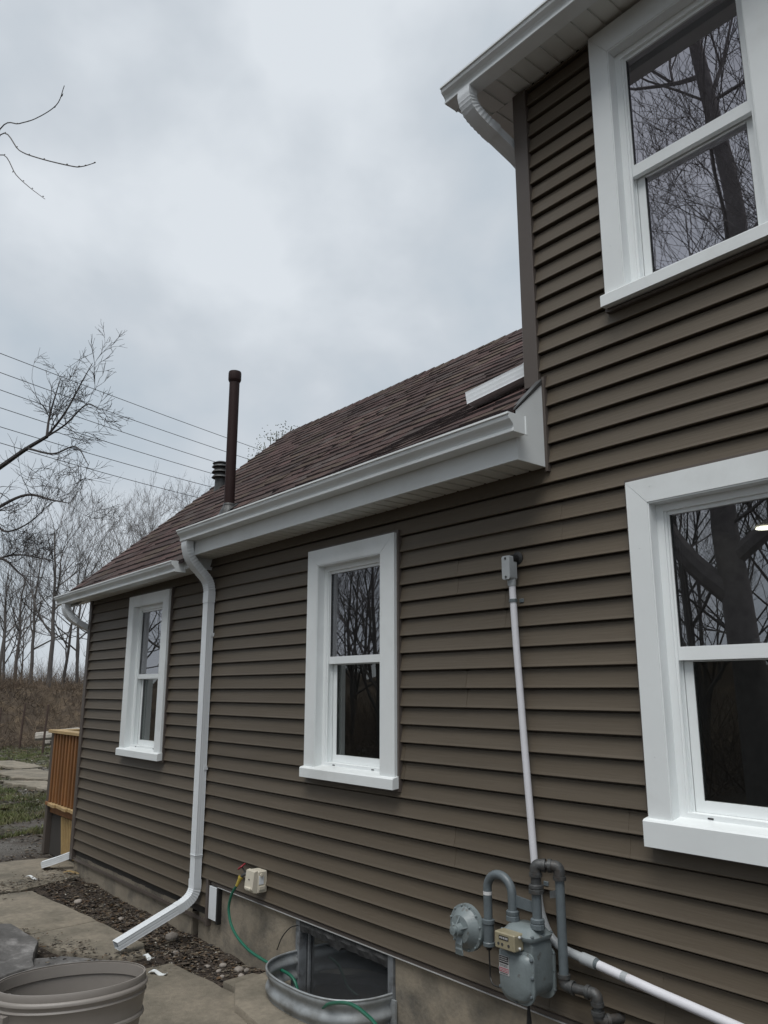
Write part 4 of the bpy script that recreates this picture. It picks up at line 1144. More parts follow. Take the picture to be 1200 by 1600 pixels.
# tee and drip tube
sub(MB().lathe([(0.022, 0.705), (0.028, 0.708), (0.028, 0.722), (0.025, 0.726), (0.026, 0.80), (0.030, 0.804), (0.030, 0.82), (0.022, 0.823)], (XA, YP, 0), n=16).build('tee', M_PIPE, smooth=True, angle=30), gm)
sub(MB().tube([(XA, YP, 0.705), (XA, YP, 0.69)], [0.017, 0.012], 10).build('plug', M_BLACK, smooth=True), gm)
sub(MB().tube(catmull([(XA, YP, 0.69), (XA + 0.002, YP, 0.62), (XA + 0.004, YP, 0.575), (XA + 0.035, YP - 0.01, 0.552), (XA + 0.10, YP, 0.55)], 8), 0.0035, 6).build('sensing_line', M_BLACK, smooth=True), gm)
# regulator
RC = Vector((-2.895, -0.20, 0.765))
reg = sub(MB().lathe([(0.02, 0.055), (0.060, 0.050), (0.078, 0.030), (0.092, 0.014), (0.104, 0.011), (0.104, -0.010), (0.086, -0.014), (0.060, -0.040), (0.030, -0.050)], RC, (0, -1, 0), 32).build('regulator', M_METER, smooth=True, angle=30), gm)
for i in range(12):
    a = 2 * math.pi * i / 12 + 0.2; q = MB(); q.lathe([(0.0055, 0.010), (0.0055, 0.018), (0.003, 0.020)], RC + Vector((0.098 * math.cos(a), 0, 0.098 * math.sin(a))), (0, -1, 0), 8); sub(q.build('bolt', M_METER), reg)
sub(MB().lathe([(0.030, 0.05), (0.026, 0.075), (0.024, 0.082), (0.018, 0.083), (0.018, 0.100), (0.0, 0.102)], RC, (0, -1, 0), 16).build('spring_cap', M_METER, smooth=True, angle=30), reg)
q = MB()
for a in (90, 20, 160):
    d_ = Vector((math.cos(R(a)), 0, math.sin(R(a)))); s_ = Vector((-d_.z, 0, d_.x)) * 0.003
    q.add([RC + d_ * 0.022 + Vector((0, -0.076, 0)) + s_, RC + d_ * 0.022 + Vector((0, -0.076, 0)) - s_, RC + d_ * 0.060 + Vector((0, -0.048, 0)) - s_, RC + d_ * 0.060 + Vector((0, -0.048, 0)) + s_, RC + d_ * 0.022 + Vector((0, -0.04, 0)) + s_, RC + d_ * 0.022 + Vector((0, -0.04, 0)) - s_],
          [(0, 1, 2, 3), (0, 3, 4), (1, 5, 2), (3, 2, 5, 4)])
sub(q.build('rib', M_METER), reg)
q = MB(); loft(q, [[(RC.x + a, RC.y - 0.050 - 0.0 * b_, RC.z + b_) for a, b_ in [(-0.016, -0.03), (0.018, -0.03), (0.018, -0.055), (-0.016, -0.055)]], [(RC.x + a, RC.y - 0.062, RC.z + b_) for a, b_ in [(-0.020, -0.062), (0.022, -0.062), (0.022, -0.085), (-0.020, -0.085)]], [(RC.x + a, RC.y - 0.056, RC.z + b_) for a, b_ in [(-0.026, -0.092), (0.026, -0.092), (0.026, -0.110), (-0.026, -0.110)]]])
sub(q.build('vent_spout', M_METER), reg)
sub(MB().tube([(RC.x + 0.03, RC.y + 0.03, RC.z - 0.002), (RC.x + 0.075, YP + 0.004, RC.z), (XA - 0.02, YP, RC.z)], [0.032, 0.024, 0.022], 12).build('neck', M_METER, smooth=True), reg)
q = MB(); q.rbox(XA - 0.040, XA - 0.030, YP - 0.035, YP + 0.035, RC.z - 0.030, RC.z + 0.030, 0.003); q.rbox(XA - 0.052, XA - 0.042, YP - 0.03, YP + 0.03, RC.z - 0.028, RC.z + 0.028, 0.003); sub(q.build('flange', M_METER), reg)
# right-hand riser
XD, YD = -2.385, -0.130
path = [(XC, YP, 1.055), (XC, YP, 1.075), (XD, YD, 1.105), (XD, YD, 1.06)]
def fat_elbow(a, b_, c_, r_, par, m_=M_PIPED):
    P_ = fillet([a, b_, c_], 0.04, 8)
    q_ = MB(); q_.tube(P_, r_ * 1.18, 14); o_ = q_.build('elbow', m_, smooth=True); sub(o_, par)
    A_, B_, C_ = Vector(a), Vector(b_), Vector(c_)
    for e_, f__ in ((A_, B_), (C_, B_)):
        d_ = (f__ - e_).normalized(); q_ = MB(); q_.tube([e_ - d_ * 0.002, e_ + d_ * 0.013], r_ * 1.36, 14); o2 = q_.build('collar', m_, smooth=True); o2.parent = o_
    return o_
MIDT = Vector(((XC + XD) / 2, (YP + YD) / 2, 1.105))
fat_elbow((XC, YP, 1.058), (XC, YP, 1.105), tuple(Vector((XC, YP, 1.105)).lerp(Vector((XD, YD, 1.105)), 0.42)), 0.0215, gm)
fat_elbow(tuple(Vector((XC, YP, 1.105)).lerp(Vector((XD, YD, 1.105)), 0.56)), (XD, YD, 1.105), (XD, YD, 1.052), 0.0215, gm)
sub(MB().tube([Vector((XC, YP, 1.105)).lerp(Vector((XD, YD, 1.105)), 0.38), Vector((XC, YP, 1.105)).lerp(Vector((XD, YD, 1.105)), 0.62)], 0.019, 12).build('nipple', M_PIPED, smooth=True), gm)
sub(MB().tube([(XD, YD, 1.06), (XD, YD, 0.66)], 0.0205, 14).build('riser_pipe', M_PIPE, smooth=True), gm)
fat_elbow((XD, YD, 0.672), (XD, YD, 0.628), (XD + 0.042, YD + 0.008, 0.628), 0.0205, gm)
sub(MB().tube([(XD + 0.03, YD + 0.005, 0.628), (XD + 0.13, YD + 0.02, 0.628)], 0.0195, 12).build('nipple', M_PIPED, smooth=True), gm)
fat_elbow((XD + 0.105, YD + 0.015, 0.628), (XD + 0.150, YD + 0.022, 0.628), (XD + 0.150, YD + 0.022, 0.588), 0.0205, gm)
sub(MB().tube([(XD + 0.150, YD + 0.022, 0.60), (XD + 0.150, YD + 0.022, 0.55)], 0.0195, 12).build('nipple', M_PIPED, smooth=True), gm)
fat_elbow((XD + 0.150, YD + 0.022, 0.565), (XD + 0.150, YD + 0.022, 0.528), (XD + 0.175, YD + 0.062, 0.528), 0.0205, gm)
sub(MB().tube([(XD + 0.165, YD + 0.05, 0.528), (XD + 0.20, YD + 0.15, 0.528)], 0.0195, 12).build('wall_pipe', M_PIPED, smooth=True), gm)
# bracket between the pipes with a wall ear
q = MB(); q.prism([(XB_ + 0.012, 0.905), (XC - 0.015, 0.900), (XC - 0.015, 0.945), (XB_ + 0.012, 0.955)], 1, YP + 0.004, YP + 0.010); sub(q.build('bracket', M_PIPE), gm)
q = MB(); q.prism([(XC + 0.01, 0.955), (XC + 0.075, 0.972), (XC + 0.080, 0.992), (XC + 0.06, 1.000), (XC + 0.01, 0.985)], 1, -0.10, -0.094); sub(q.build('bracket', M_GALV), gm)
sub(MB().tube([(-2.53, -0.20, 0.55), (-2.53, -0.20, 0.50), (-2.53, -0.20, 0.44)], [0.003, 0.008, 0.013], 8).build('cable_tail', M_BLACK), gm)

# ------------------------------------------------------------------ oval bin
bn = thing('plastic_tub', 'oval taupe plastic tub with a ribbed rim standing in the near corner', 'tub', (-4.22, -1.57, 0))
ua = Vector((0.34, 0.94, 0)); ub = Vector((0.94, -0.34, 0)); bc = Vector((-4.235, -1.585, 0))
def oval(z, da, db=None, n=64):
    db = da if db is None else db
    return [tuple(bc + ua * (0.340 + da) * math.cos(2 * math.pi * i / n) + ub * (0.220 + db) * math.sin(2 * math.pi * i / n) + Vector((0, 0, z))) for i in range(n)]
q = MB()
outer_ = [(0.495, 0.002), (0.502, 0.000), (0.502, 0.006), (0.492, 0.010), (0.470, 0.009), (0.466, 0.016), (0.460, 0.020), (0.452, 0.020), (0.446, 0.014), (0.432, 0.010), (0.428, 0.014), (0.424, 0.016), (0.418, 0.010),
          (0.36, 0.002), (0.335, -0.001), (0.330, 0.008), (0.320, 0.010), (0.312, 0.004), (0.306, -0.006), (0.25, -0.014), (0.10, -0.030), (0.005, -0.040), (0.0, -0.046)]
inner_ = [(0.012, -0.050), (0.10, -0.036), (0.25, -0.020), (0.42, -0.002), (0.440, 0.000), (0.446, -0.008), (0.470, -0.006), (0.495, -0.004)]
prof = outer_ + [(0.0, -0.30, -0.19)] 
rings = [oval(z, d_) for z, d_ in inner_[::-1][0:0]]
rings = [oval(0.012, -0.25, -0.17)] + [oval(z, d_) for z, d_ in inner_] + [oval(z, d_) for z, d_ in outer_] + [oval(0.0, -0.25, -0.17)]
loft(q, rings); sub(q.build('tub_wall', M_BIN, smooth=True, angle=40), bn)
q = MB()     # lugs and inner ribs
for a in (2.55, 2.75, 5.7):
    p_ = bc + ua * 0.345 * math.cos(a) + ub * 0.232 * math.sin(a); nrm = (ua * math.cos(a) * 0.22 + ub * math.sin(a) * 0.33).normalized(); tn = Vector((-nrm.y, nrm.x, 0))
    A0 = p_ + nrm * 0.0; vs = [A0 + tn * s1 * 0.035 + nrm * s2 + Vector((0, 0, z)) for z in (0.36, 0.415) for (s1, s2) in ((-1, -0.006), (1, -0.006), (1, 0.028), (-1, 0.028))]
    q.add(vs, [(0, 3, 2, 1), (4, 5, 6, 7), (0, 1, 5, 4), (1, 2, 6, 5), (2, 3, 7, 6), (3, 0, 4, 7)])
sub(q.build('lug', M_BIN), bn)
q = MB()
for a in (0.55, 2.2, 3.6):
    p_ = bc + ua * 0.318 * math.cos(a) + ub * 0.208 * math.sin(a); p2 = bc + ua * 0.292 * math.cos(a) + ub * 0.184 * math.sin(a)
    q.tube([p_ + Vector((0, 0, 0.43)), p2 + Vector((0, 0, 0.03))], [0.012, 0.010], 8)
sub(q.build('inner_rib', M_BIN, smooth=True), bn)

# ------------------------------------------------------------------ slabs and stones
path = bpy.data.objects.new('path', None); col.objects.link(path); tag(path, kind='structure')
def slab(poly, z1, th=0.05, name='paving_slab', m_=None, par=None, tilt=(0, 0), jag=0.012):
    P_ = []
    n_ = len(poly)
    for i in range(n_):
        a = Vector(poly[i]); b_ = Vector(poly[(i + 1) % n_]); k_ = max(1, int((b_ - a).length / 0.10))
        for j in range(k_):
            p_ = a.lerp(b_, j / k_); P_.append((p_.x + jag * fbm(p_.x * 5, p_.y * 5, 1) + 0.4 * jag * fbm(p_.x * 25, p_.y * 25, 4), p_.y + jag * fbm(p_.x * 5, p_.y * 5, 7) + 0.4 * jag * fbm(p_.x * 25, p_.y * 25, 9)))
    c_ = Vector((sum(p[0] for p in P_) / len(P_), sum(p[1] for p in P_) / len(P_)))
    k_ = len(P_)
    def zz_(x, y_): return z1 + tilt[0] * (x - c_.x) + tilt[1] * (y_ - c_.y)
    def ring(s_, dz): return [(c_.x + (p[0] - c_.x) * s_, c_.y + (p[1] - c_.y) * s_, zz_(p[0], p[1]) + dz) for p in P_]
    m__ = MB()
    rings = [ring(1.0, -th), ring(1.0, -0.008), ring(0.985, 0.0), ring(0.6, 0.002), ring(0.2, 0.002)]
    loft(m__, rings)
    o_ = m__.build(name, m_ or M_SLAB, par, smooth=True, angle=40)
    return o_
slab([(-8.36, -1.6), (-8.32, -0.83), (-8.28, -0.56), (-6.90, -0.45), (-6.87, -1.00), (-7.38, -1.09), (-7.42, -1.7)], 0.028, par=path, tilt=(0.004, 0))
slab([(-6.86, -1.02), (-6.875, -0.455), (-6.08, -0.40), (-5.86, -0.47), (-5.90, -0.66), (-6.33, -0.94)], 0.026, par=path, tilt=(-0.004, 0.01))
slab([(-9.95, -0.95), (-9.75, -0.02), (-9.40, 0.26), (-8.62, 0.0), (-8.46, -0.45), (-8.42, -0.62), (-9.0, -0.75)], 0.020, par=path, tilt=(0.0, 0.012), jag=0.03)
slab([(-9.9, -1.9), (-10.0, -1.0), (-9.02, -0.80), (-8.42, -0.66), (-8.40, -1.75)], 0.022, par=path, jag=0.02)
slab([(-6.32, -1.36), (-6.18, -0.97), (-5.86, -0.76), (-5.55, -0.93), (-5.75, -1.30)], 0.045, par=path, tilt=(0.05, -0.04), jag=0.02, m_=M_ROCK)
slab([(-5.56, -0.70), (-5.56, -0.42), (-4.92, -0.37), (-4.28, -0.36), (-3.0, -0.45), (-2.9, -2.6), (-5.3, -2.6)], 0.030, par=path, tilt=(0.0, 0.0))
slab([(-4.95, -0.35), (-4.97, -0.12), (-4.87, -0.08), (-4.81, -0.35)], 0.045, par=path, jag=0.008)
slab([(-3.68, -0.03), (-3.5, -0.40), (-2.4, -0.38), (-2.4, -0.03)], 0.040, par=path)
for poly in ([(-23.5, 2.2), (-23.0, 3.2), (-20.8, 3.3), (-20.6, 2.7)], [(-20.4, 2.1), (-20.3, 3.0), (-18.2, 3.05), (-17.6, 2.5), (-18.6, 2.0)], [(-18.2, 1.6), (-17.5, 2.35), (-16.1, 2.5), (-15.9, 1.9)]):
    slab(poly, 0.05, par=path, jag=0.08)
rk = slab([(-6.95, -1.60), (-6.82, -1.12), (-6.42, -1.04), (-5.98, -1.22), (-5.80, -1.50), (-6.2, -1.85)], 0.13, th=0.13, name='flagstone', m_=M_ROCK, jag=0.04, tilt=(-0.10, -0.12))
tag(rk, 'dark blue-grey flagstone tilted beside the slabs behind the tub', 'stone')

slab([(-4.86, -0.08), (-4.80, -0.36), (-4.50, -0.52), (-4.05, -0.58), (-3.60, -0.50), (-3.50, -0.03), (-3.66, -0.03), (-3.69, -0.22), (-3.86, -0.33), (-4.15, -0.365), (-4.45, -0.34), (-4.63, -0.20), (-4.65, -0.03)], 0.075, th=0.10, par=path, jag=0.01)
def rock(name, x, y, r, sq=0.6, m_=None, seed=0):
    import bmesh
    bm = bmesh.new(); bmesh.ops.create_icosphere(bm, subdivisions=2, radius=1)
    for v in bm.verts:
        f_ = 1 + 0.28 * noise.noise(v.co * 1.3 + Vector((seed, 0, 0))) + 0.10 * noise.noise(v.co * 3.5 + Vector((0, seed, 0)))
        v.co = Vector((v.co.x * f_ * r, v.co.y * f_ * r * 0.8, v.co.z * f_ * r * sq))
    me = bpy.data.meshes.new(name); bm.to_mesh(me); bm.free(); me.materials.append(m_ or M_STONE)
    me.polygons.foreach_set('use_smooth', [True] * len(me.polygons))
    o_ = bpy.data.objects.new(name, me); col.objects.link(o_); o_.location = (x, y, gh(x, y) + r * sq * 0.45); o_.rotation_euler = (0, 0, seed * 1.3)
    return o_
tag(rock('stone', -6.12, -0.16, 0.05, 0.7, seed=1), 'pale rounded stone lying in the soil under the downspout', 'stone', 'stones on the soil bed')
for i, (x, y, r_) in enumerate([(-5.36, -0.13, 0.030), (-5.27, -0.21, 0.022), (-5.19, -0.10, 0.038), (-5.13, -0.26, 0.019), (-5.04, -0.17, 0.027), (-5.75, -0.30, 0.025), (-5.12, -0.08, 0.024), (-5.4, -0.23, 0.022), (-7.7, -0.33, 0.04), (-6.9, -0.25, 0.03)]):
    tag(rock('stone', x, y, r_, 0.55, seed=i + 3), 'small pale stone on the dark soil bed along the foundation', 'stone', 'small stones on the soil bed')
def scrap(x, y, l, w_, rz, lab):
    m__ = MB(); n_ = 6
    vs = []
    for i in range(n_ + 1):
        t = i / n_ - 0.5
        for s_ in (-1, 1): vs.append((t * l, s_ * w_ / 2 * (1 - 0.5 * abs(t) + 0.2 * math.sin(i * 2.1)), 0.010 + 0.012 * math.sin(i * 1.1)))
    vs += [(a, b_, c_ - 0.006) for a, b_, c_ in vs]
    k_ = 2 * (n_ + 1); fs = []
    for i in range(n_):
        a = 2 * i; fs += [(a, a + 1, a + 3, a + 2), (a + k_, a + k_ + 2, a + k_ + 3, a + k_ + 1), (a, a + 2, a + k_ + 2, a + k_), (a + 1, a + k_ + 1, a + k_ + 3, a + 3)]
    fs += [(0, k_, k_ + 1, 1), (k_ - 2, k_ - 1, 2 * k_ - 1, 2 * k_ - 2)]
    m__.add(vs, fs); o_ = m__.build('wood_splinter' if 'wooden' in lab else 'vinyl_scrap', M_LATT if 'wooden' in lab else M_VINYL); o_.location = (x, y, 0.034); o_.rotation_euler = (0, 0, rz)
    tag(o_, lab, 'scrap')
scrap(-5.38, -0.60, 0.13, 0.035, 0.6, 'torn white vinyl scrap on the slab beyond the tub rim')
scrap(-5.72, -0.52, 0.10, 0.035, 0.2, 'small white scrap at the slab gap below the spout end')
scrap(-8.75, -0.42, 0.20, 0.03, 0.3, 'thin white offcut lying on the far slabs')
scrap(-8.72, -0.02, 0.22, 0.05, 0.9, 'pale wooden splinter against the foot of the left corner')

# ------------------------------------------------------------------ deck by the gable
dk = thing('wooden_deck', 'orange stained wooden deck with slatted rail at the far corner of the house', 'deck', (-9.5, 0.8, 0))
def dpart(name, m_, *boxes):
    q_ = MB()
    for b__ in boxes: q_.rbox(*b__, 0.003)
    return sub(q_.build(name, m_), dk)
DX0, DX1, DY0, DY1 = -10.16, -8.96, 0.10, 2.6
dpart('post', M_BROWN, (DX0 - 0.02, DX0 + 0.06, DY0 - 0.01, DY0 + 0.07, 0.0, 1.36))
dpart('cap_rail', M_PINE, (DX0 - 0.06, DX1 + 0.02, DY0 - 0.04, DY0 + 0.10, 1.365, 1.40))
dpart('cap_rail', M_PINE, (DX0 - 0.06, DX0 + 0.08, DY0 + 0.105, DY1, 1.365, 1.40))
dpart('rail', M_CEDAR, (DX0 + 0.065, DX1, DY0 + 0.02, DY0 + 0.05, 1.29, 1.355)); dpart('rail', M_CEDAR, (DX0 + 0.065, DX1, DY0 + 0.02, DY0 + 0.05, 0.60, 0.66))
dpart('rail', M_CEDAR, (DX0 + 0.01, DX0 + 0.04, DY0 + 0.08, DY1, 1.29, 1.355)); dpart('rail', M_CEDAR, (DX0 + 0.01, DX0 + 0.04, DY0 + 0.08, DY1, 0.60, 0.66))
n_ = 11
for i in range(n_):
    x = DX0 + 0.10 + i * (DX1 - DX0 - 0.14) / (n_ - 1); dpart('baluster', M_CEDAR, (x - 0.022, x + 0.022, DY0 - 0.012, DY0 + 0.018, 0.585, 1.36))
for i in range(18):
    y = DY0 + 0.16 + i * 0.13; dpart('baluster', M_CEDAR, (DX0 - 0.02, DX0 + 0.008, y - 0.022, y + 0.022, 0.585, 1.36))
for i in range(9):
    x = DX0 + 0.02 + i * 0.132; dpart('deck_board', M_PINE if i > 0 else M_CEDAR, (x, x + 0.126, DY0 - 0.03 - 0.012 * (i % 3), DY1, 0.545, 0.580))
dpart('rim_joist', M_CEDAR, (DX0 + 0.065, DX1, DY0 + 0.02, DY0 + 0.06, 0.46, 0.54)); dpart('rim_joist', M_CEDAR, (DX0 + 0.01, DX0 + 0.05, DY0 + 0.08, DY1, 0.42, 0.54))
dpart('post', M_BROWN, (DX0 - 0.01, DX0 + 0.05, DY1 - 0.08, DY1, 0.0, 0.42))
dpart('shade_panel', M_DARKVOID, (DX0 + 0.08, DX1, DY0 + 0.35, DY0 + 0.37, 0.0, 0.45))  # dark sheet standing in for the shaded open space under the deck
dpart('shade_panel', M_DARKVOID, (DX0 + 0.065, -9.685, DY0 + 0.05, DY0 + 0.062, 0.0, 0.455)); dpart('shade_panel', M_DARKVOID, (DX0 + 0.005, DX0 + 0.018, DY0 + 0.075, DY1 - 0.09, 0.0, 0.415))  # more dark sheets imitating shade, at the deck's open left end
for i in range(16):      # tan lattice strips
    x = -9.72 + i * 0.055
    q_ = MB(); z0_, z1_ = 0.06, 0.45; lean = 0.10
    q_.add([(x, DY0 + 0.03, z1_), (x + 0.030, DY0 + 0.03, z1_), (x + 0.030 + lean, DY0 + 0.03, z0_), (x + lean, DY0 + 0.03, z0_), (x, DY0 + 0.042, z1_), (x + 0.030, DY0 + 0.042, z1_), (x + 0.030 + lean, DY0 + 0.042, z0_), (x + lean, DY0 + 0.042, z0_)],
           [(0, 3, 2, 1), (4, 5, 6, 7), (0, 1, 5, 4), (1, 2, 6, 5), (2, 3, 7, 6), (3, 0, 4, 7)])
    if x + lean < -8.99: sub(q_.build('lattice_strip', M_LATT), dk)
dpart('lattice_backing', M_LATT, (-9.68, DX1, DY0 + 0.046, DY0 + 0.054, 0.06, 0.45))

# ------------------------------------------------------------------ fence posts and debris near the bank
def post(x, y, h, lean, lab):
    o_ = MB().tube([(0, 0, -0.1), (lean * 0.5, 0, h * 0.5), (lean, 0.02, h)], [0.035, 0.033, 0.028], 7).build('fence_post', M_RUST); o_.location = (x, y, 0)
    tag(o_, lab, 'fence post', 'rusty posts at the foot of the bank')
post(-24.92, 4.52, 1.45, 0.10, 'dark leaning steel post nearest the deck, in front of the pale log')
post(-28.0, 4.73, 1.45, 0.12, 'dark steel post in the middle, at the foot of the brushy bank')
post(-29.2, 4.35, 1.30, -0.02, 'dark steel post farthest from the deck, at the photo edge')
q = MB()
for i in range(7):
    a = random.uniform(-0.3, 0.3); x = -26.6 + random.uniform(-0.5, 0.5); y = 5.65 + random.uniform(-0.5, 0.6); z = 0.2 + 0.09 * i * 0.6
    q.tube([(x - 0.9 * math.sin(a + 1.2) * 0.5, y - 0.6, z), (x, y, z + 0.05), (x + 0.4, y + 0.7, z + random.uniform(-0.1, 0.1))], [0.10, 0.12, 0.07], 7)
tag(q.build('log_heap', mat('weathered_wood', (0.26, 0.24, 0.21), 0.9, var=0.4, scale=8, bump=0.4, bscale=12), smooth=True), 'heap of pale weathered logs at the foot of the bank', 'logs')
q = MB(); q.rbox(-28.6, -27.8, 3.5, 4.05, 0.0, 0.34, 0.05); o = q.build('timber_block', M_RUST); tag(o, 'low dark timber block at the edge of the photo by the farthest post', 'timber')

# ------------------------------------------------------------------ trees
def grow(m_, p, d, r, l, depth, rng, wig=0.22, nseg=4, up=0.10, spread=0.75, nb=(2, 4), shrink=0.66, minr=0.006, trunk_cb=None, sides=None):
    P_ = [p.copy()]; rs = [r]; cur = p.copy(); dd = d.normalized()
    tip = 0.45 if depth > 0 else 0.25
    for i in range(nseg):
        dd = (dd + Vector((rng.gauss(0, wig), rng.gauss(0, wig), rng.gauss(0, wig) + up)) * 0.6).normalized()
        cur = cur + dd * (l / nseg); P_.append(cur.copy()); rs.append(max(minr * 0.6, r * (1 - (1 - tip) * (i + 1) / nseg)))
    s_ = sides or (7 if r > 0.09 else 5 if r > 0.035 else 3)
    m_.tube(P_, rs, s_, cap=False)
    if depth <= 0: return
    n = rng.randint(*nb)
    for i in range(n):
        t = rng.uniform(0.25, 1.0) if i else 1.0
        k_ = min(nseg - 1, int(t * nseg)); f_ = t * nseg - k_
        q_ = P_[k_].lerp(P_[k_ + 1], f_); rad = rs[k_] * (1 - f_) + rs[k_ + 1] * f_
        loc = (P_[k_ + 1] - P_[k_]).normalized()
        ang = rng.uniform(0.3, spread) if i else rng.uniform(0.05, 0.3)
        ax = loc.orthogonal().normalized(); ax.rotate(Matrix.Rotation(rng.uniform(0, 2 * math.pi), 3, loc)); nd = loc.copy(); nd.rotate(Matrix.Rotation(ang, 3, ax))
        grow(m_, q_, nd, max(minr, rad * (0.75 if i else 0.9)), l * rng.uniform(shrink - 0.12, shrink + 0.1), depth - 1, rng, wig, max(3, nseg - 1), up, spread, nb, shrink, minr)
def make_tree(seed, h, r, depth=5, clear=0.35, lean=0.0, nb=(2, 4), minr=0.006, wig=0.2, mat_=None, name='bare_tree'):
    rng = random.Random(seed); root = bpy.data.objects.new(name, None); col.objects.link(root)
    tr = MB(); P_ = []; rs = []; cur = Vector((0, 0, -0.2)); dd = Vector((lean, 0, 1))
    n = 9
    for i in range(n + 1):
        P_.append(cur.copy()); rs.append(r * (1.25 if i == 0 else 1) * (1 - 0.8 * i / n)); dd = (dd + Vector((rng.gauss(0, 0.07), rng.gauss(0, 0.07), 0.1))).normalized(); cur = cur + dd * h * 0.78 / n
    tr.tube(P_, rs, 9); o1 = tr.build('trunk', mat_ or M_BARK, root, smooth=True, recalc=False)
    cr = MB()
    for i in range(11):
        t = clear + (1 - clear) * (i / 10) ** 0.9; t = min(t, 0.999); k_ = int(t * n); f_ = t * n - k_
        q_ = P_[k_].lerp(P_[k_ + 1], f_); rad = rs[k_] * (1 - f_) + rs[k_ + 1] * f_
        a = rng.uniform(0, 2 * math.pi); el = rng.uniform(0.45, 1.1) if t < 0.9 else 1.3
        grow(cr, q_, Vector((math.cos(a) * math.cos(el), math.sin(a) * math.cos(el), math.sin(el))), max(minr, rad * 0.6), h * (0.34 - 0.16 * t), depth - 1, rng, wig, 4, 0.10, 0.8, nb, 0.66, minr)
    o2 = cr.build('crown', mat_ or M_BARK, root, recalc=False)
    return root
def copy_tree(root, loc, rz, sc_=1.0):
    r2 = root.copy(); col.objects.link(r2); r2.location = loc; r2.rotation_euler = (0, 0, rz); r2.scale = (sc_,) * 3
    for ch in list(root.children):
        c_ = ch.copy(); col.objects.link(c_); c_.parent = r2
    return r2
def at(px, D):      # ground-plan point at depth D (metres in +Y from the camera) on the bearing X/D = px
    return (px * D, D - 3.12)
protos = [make_tree(11, 10, 0.115, 5, 0.30, minr=0.0065, nb=(2, 3)), make_tree(12, 11, 0.14, 5, 0.35, 0.06, minr=0.0065, nb=(2, 3)), make_tree(13, 9.5, 0.095, 5, 0.22, -0.05, minr=0.006, nb=(2, 3)), make_tree(14, 9, 0.10, 5, 0.20, 0.03, minr=0.005, nb=(3, 4))]
used = [False] * 4
def place_tree(k_, x, y, z, rz, s_, lab, group):
    r_ = protos[k_]
    if used[k_]: r_ = copy_tree(r_, (x, y, z), rz, s_)
    else:
        r_.location = (x, y, z); r_.rotation_euler = (0, 0, rz); r_.scale = (s_,) * 3; used[k_] = True
    tag(r_, lab, 'tree', group)
    return r_
# trees on top of the bank: bearings X/D come from their place in view
G_BANK = 'bare trees along the top of the bank'
view = [(-3.50, 33.0, 0, 0.72, 'slender bare tree on the bank, left of the paired trunks'), (-3.255, 32.4, 1, 0.76, 'thick bare trunk on the bank rising past the left end of the gutter'),
        (-3.10, 33.6, 2, 0.76, 'bare tree on the bank seen below the left gutter end'), (-2.96, 33.0, 3, 0.80, 'forked bare tree on the bank nearest the house corner'),
        (-3.90, 34.5, 2, 0.66, 'bare tree on the bank near the photo edge'), (-2.62, 35.0, 0, 0.80, 'bare tree with its top just over the lowest roof corner'),
        (-2.40, 37.0, 1, 0.84, 'bare tree whose crown spreads above the shingles left of the pipe'), (-2.62, 36.0, 3, 0.80, 'bushy bare tree crown over the low end of the shingled roof'), (-2.28, 38.5, 3, 0.98, 'bushy bare crown above the roof slope, below the fourth wire'),
        (-2.15, 38.0, 3, 1.05, 'bare tree with its crown tip close to the brown pipe')]
for i, (b_, X_, k_, s_, lab) in enumerate(view):
    x = -X_; y = x / b_ - 3.12; place_tree(k_, x, y, bank_h(x, y), i * 1.9 + 0.4, s_, lab, G_BANK)
rg = random.Random(5)
for i in range(6):
    b_ = rg.uniform(-4.3, -2.0); x = -rg.uniform(38, 62); y = x / b_ - 3.12
    place_tree(rg.randrange(4), x, y, bank_h(x, y), rg.uniform(0, 6), rg.uniform(0.5, 0.85), 'small bare tree far back in the wood on the bank', 'distant trees behind the bank')
o = None
# tree poking over the ridge behind the house
rt = make_tree(31, 8.2, 0.12, 4, 0.35, minr=0.010, nb=(2, 3)); D_ = 13.0; x, y = -1.69 * D_, D_ - 3.12
rt.location = (x, y, 0.0); rt.scale = (0.93,) * 3
lv = MB(); rr_ = random.Random(9)
for (b_, e_) in [(-1.69, 0.625), (-1.66, 0.632), (-1.63, 0.640), (-1.60, 0.632), (-1.56, 0.634), (-1.71, 0.60), (-1.67, 0.605)]:
    for i in range(46):
        dd = D_ + rr_.gauss(0, 0.25)
        c_ = Vector((b_ * D_ + rr_.gauss(0, 0.16), dd - 3.12, 1.87 + e_ * D_ + rr_.gauss(0, 0.12) - 0.16)) 
        c_ = (c_ - Vector((x, y, 0))) / 0.93
        a_ = Vector((rr_.gauss(0, 1), rr_.gauss(0, 1), rr_.gauss(0, 1))).normalized() * 0.038; b2 = a_.orthogonal().normalized() * 0.017
        lv.add([c_ - a_, c_ + b2, c_ + a_, c_ - b2], [(0, 1, 2, 3)])
    lv.tube([(Vector((b_ * D_, D_ - 3.12, 1.87 + e_ * D_)) - Vector((x, y, 0))) / 0.93, (Vector((-1.64 * D_, D_ - 3.12, 1.87 + 0.50 * D_)) - Vector((x, y, 0))) / 0.93], 0.015, 3)
lo = lv.build('leaves', M_LEAF, rt, recalc=False)
tag(rt, 'tree behind the house with a leafy tip poking over the ridge', 'tree')

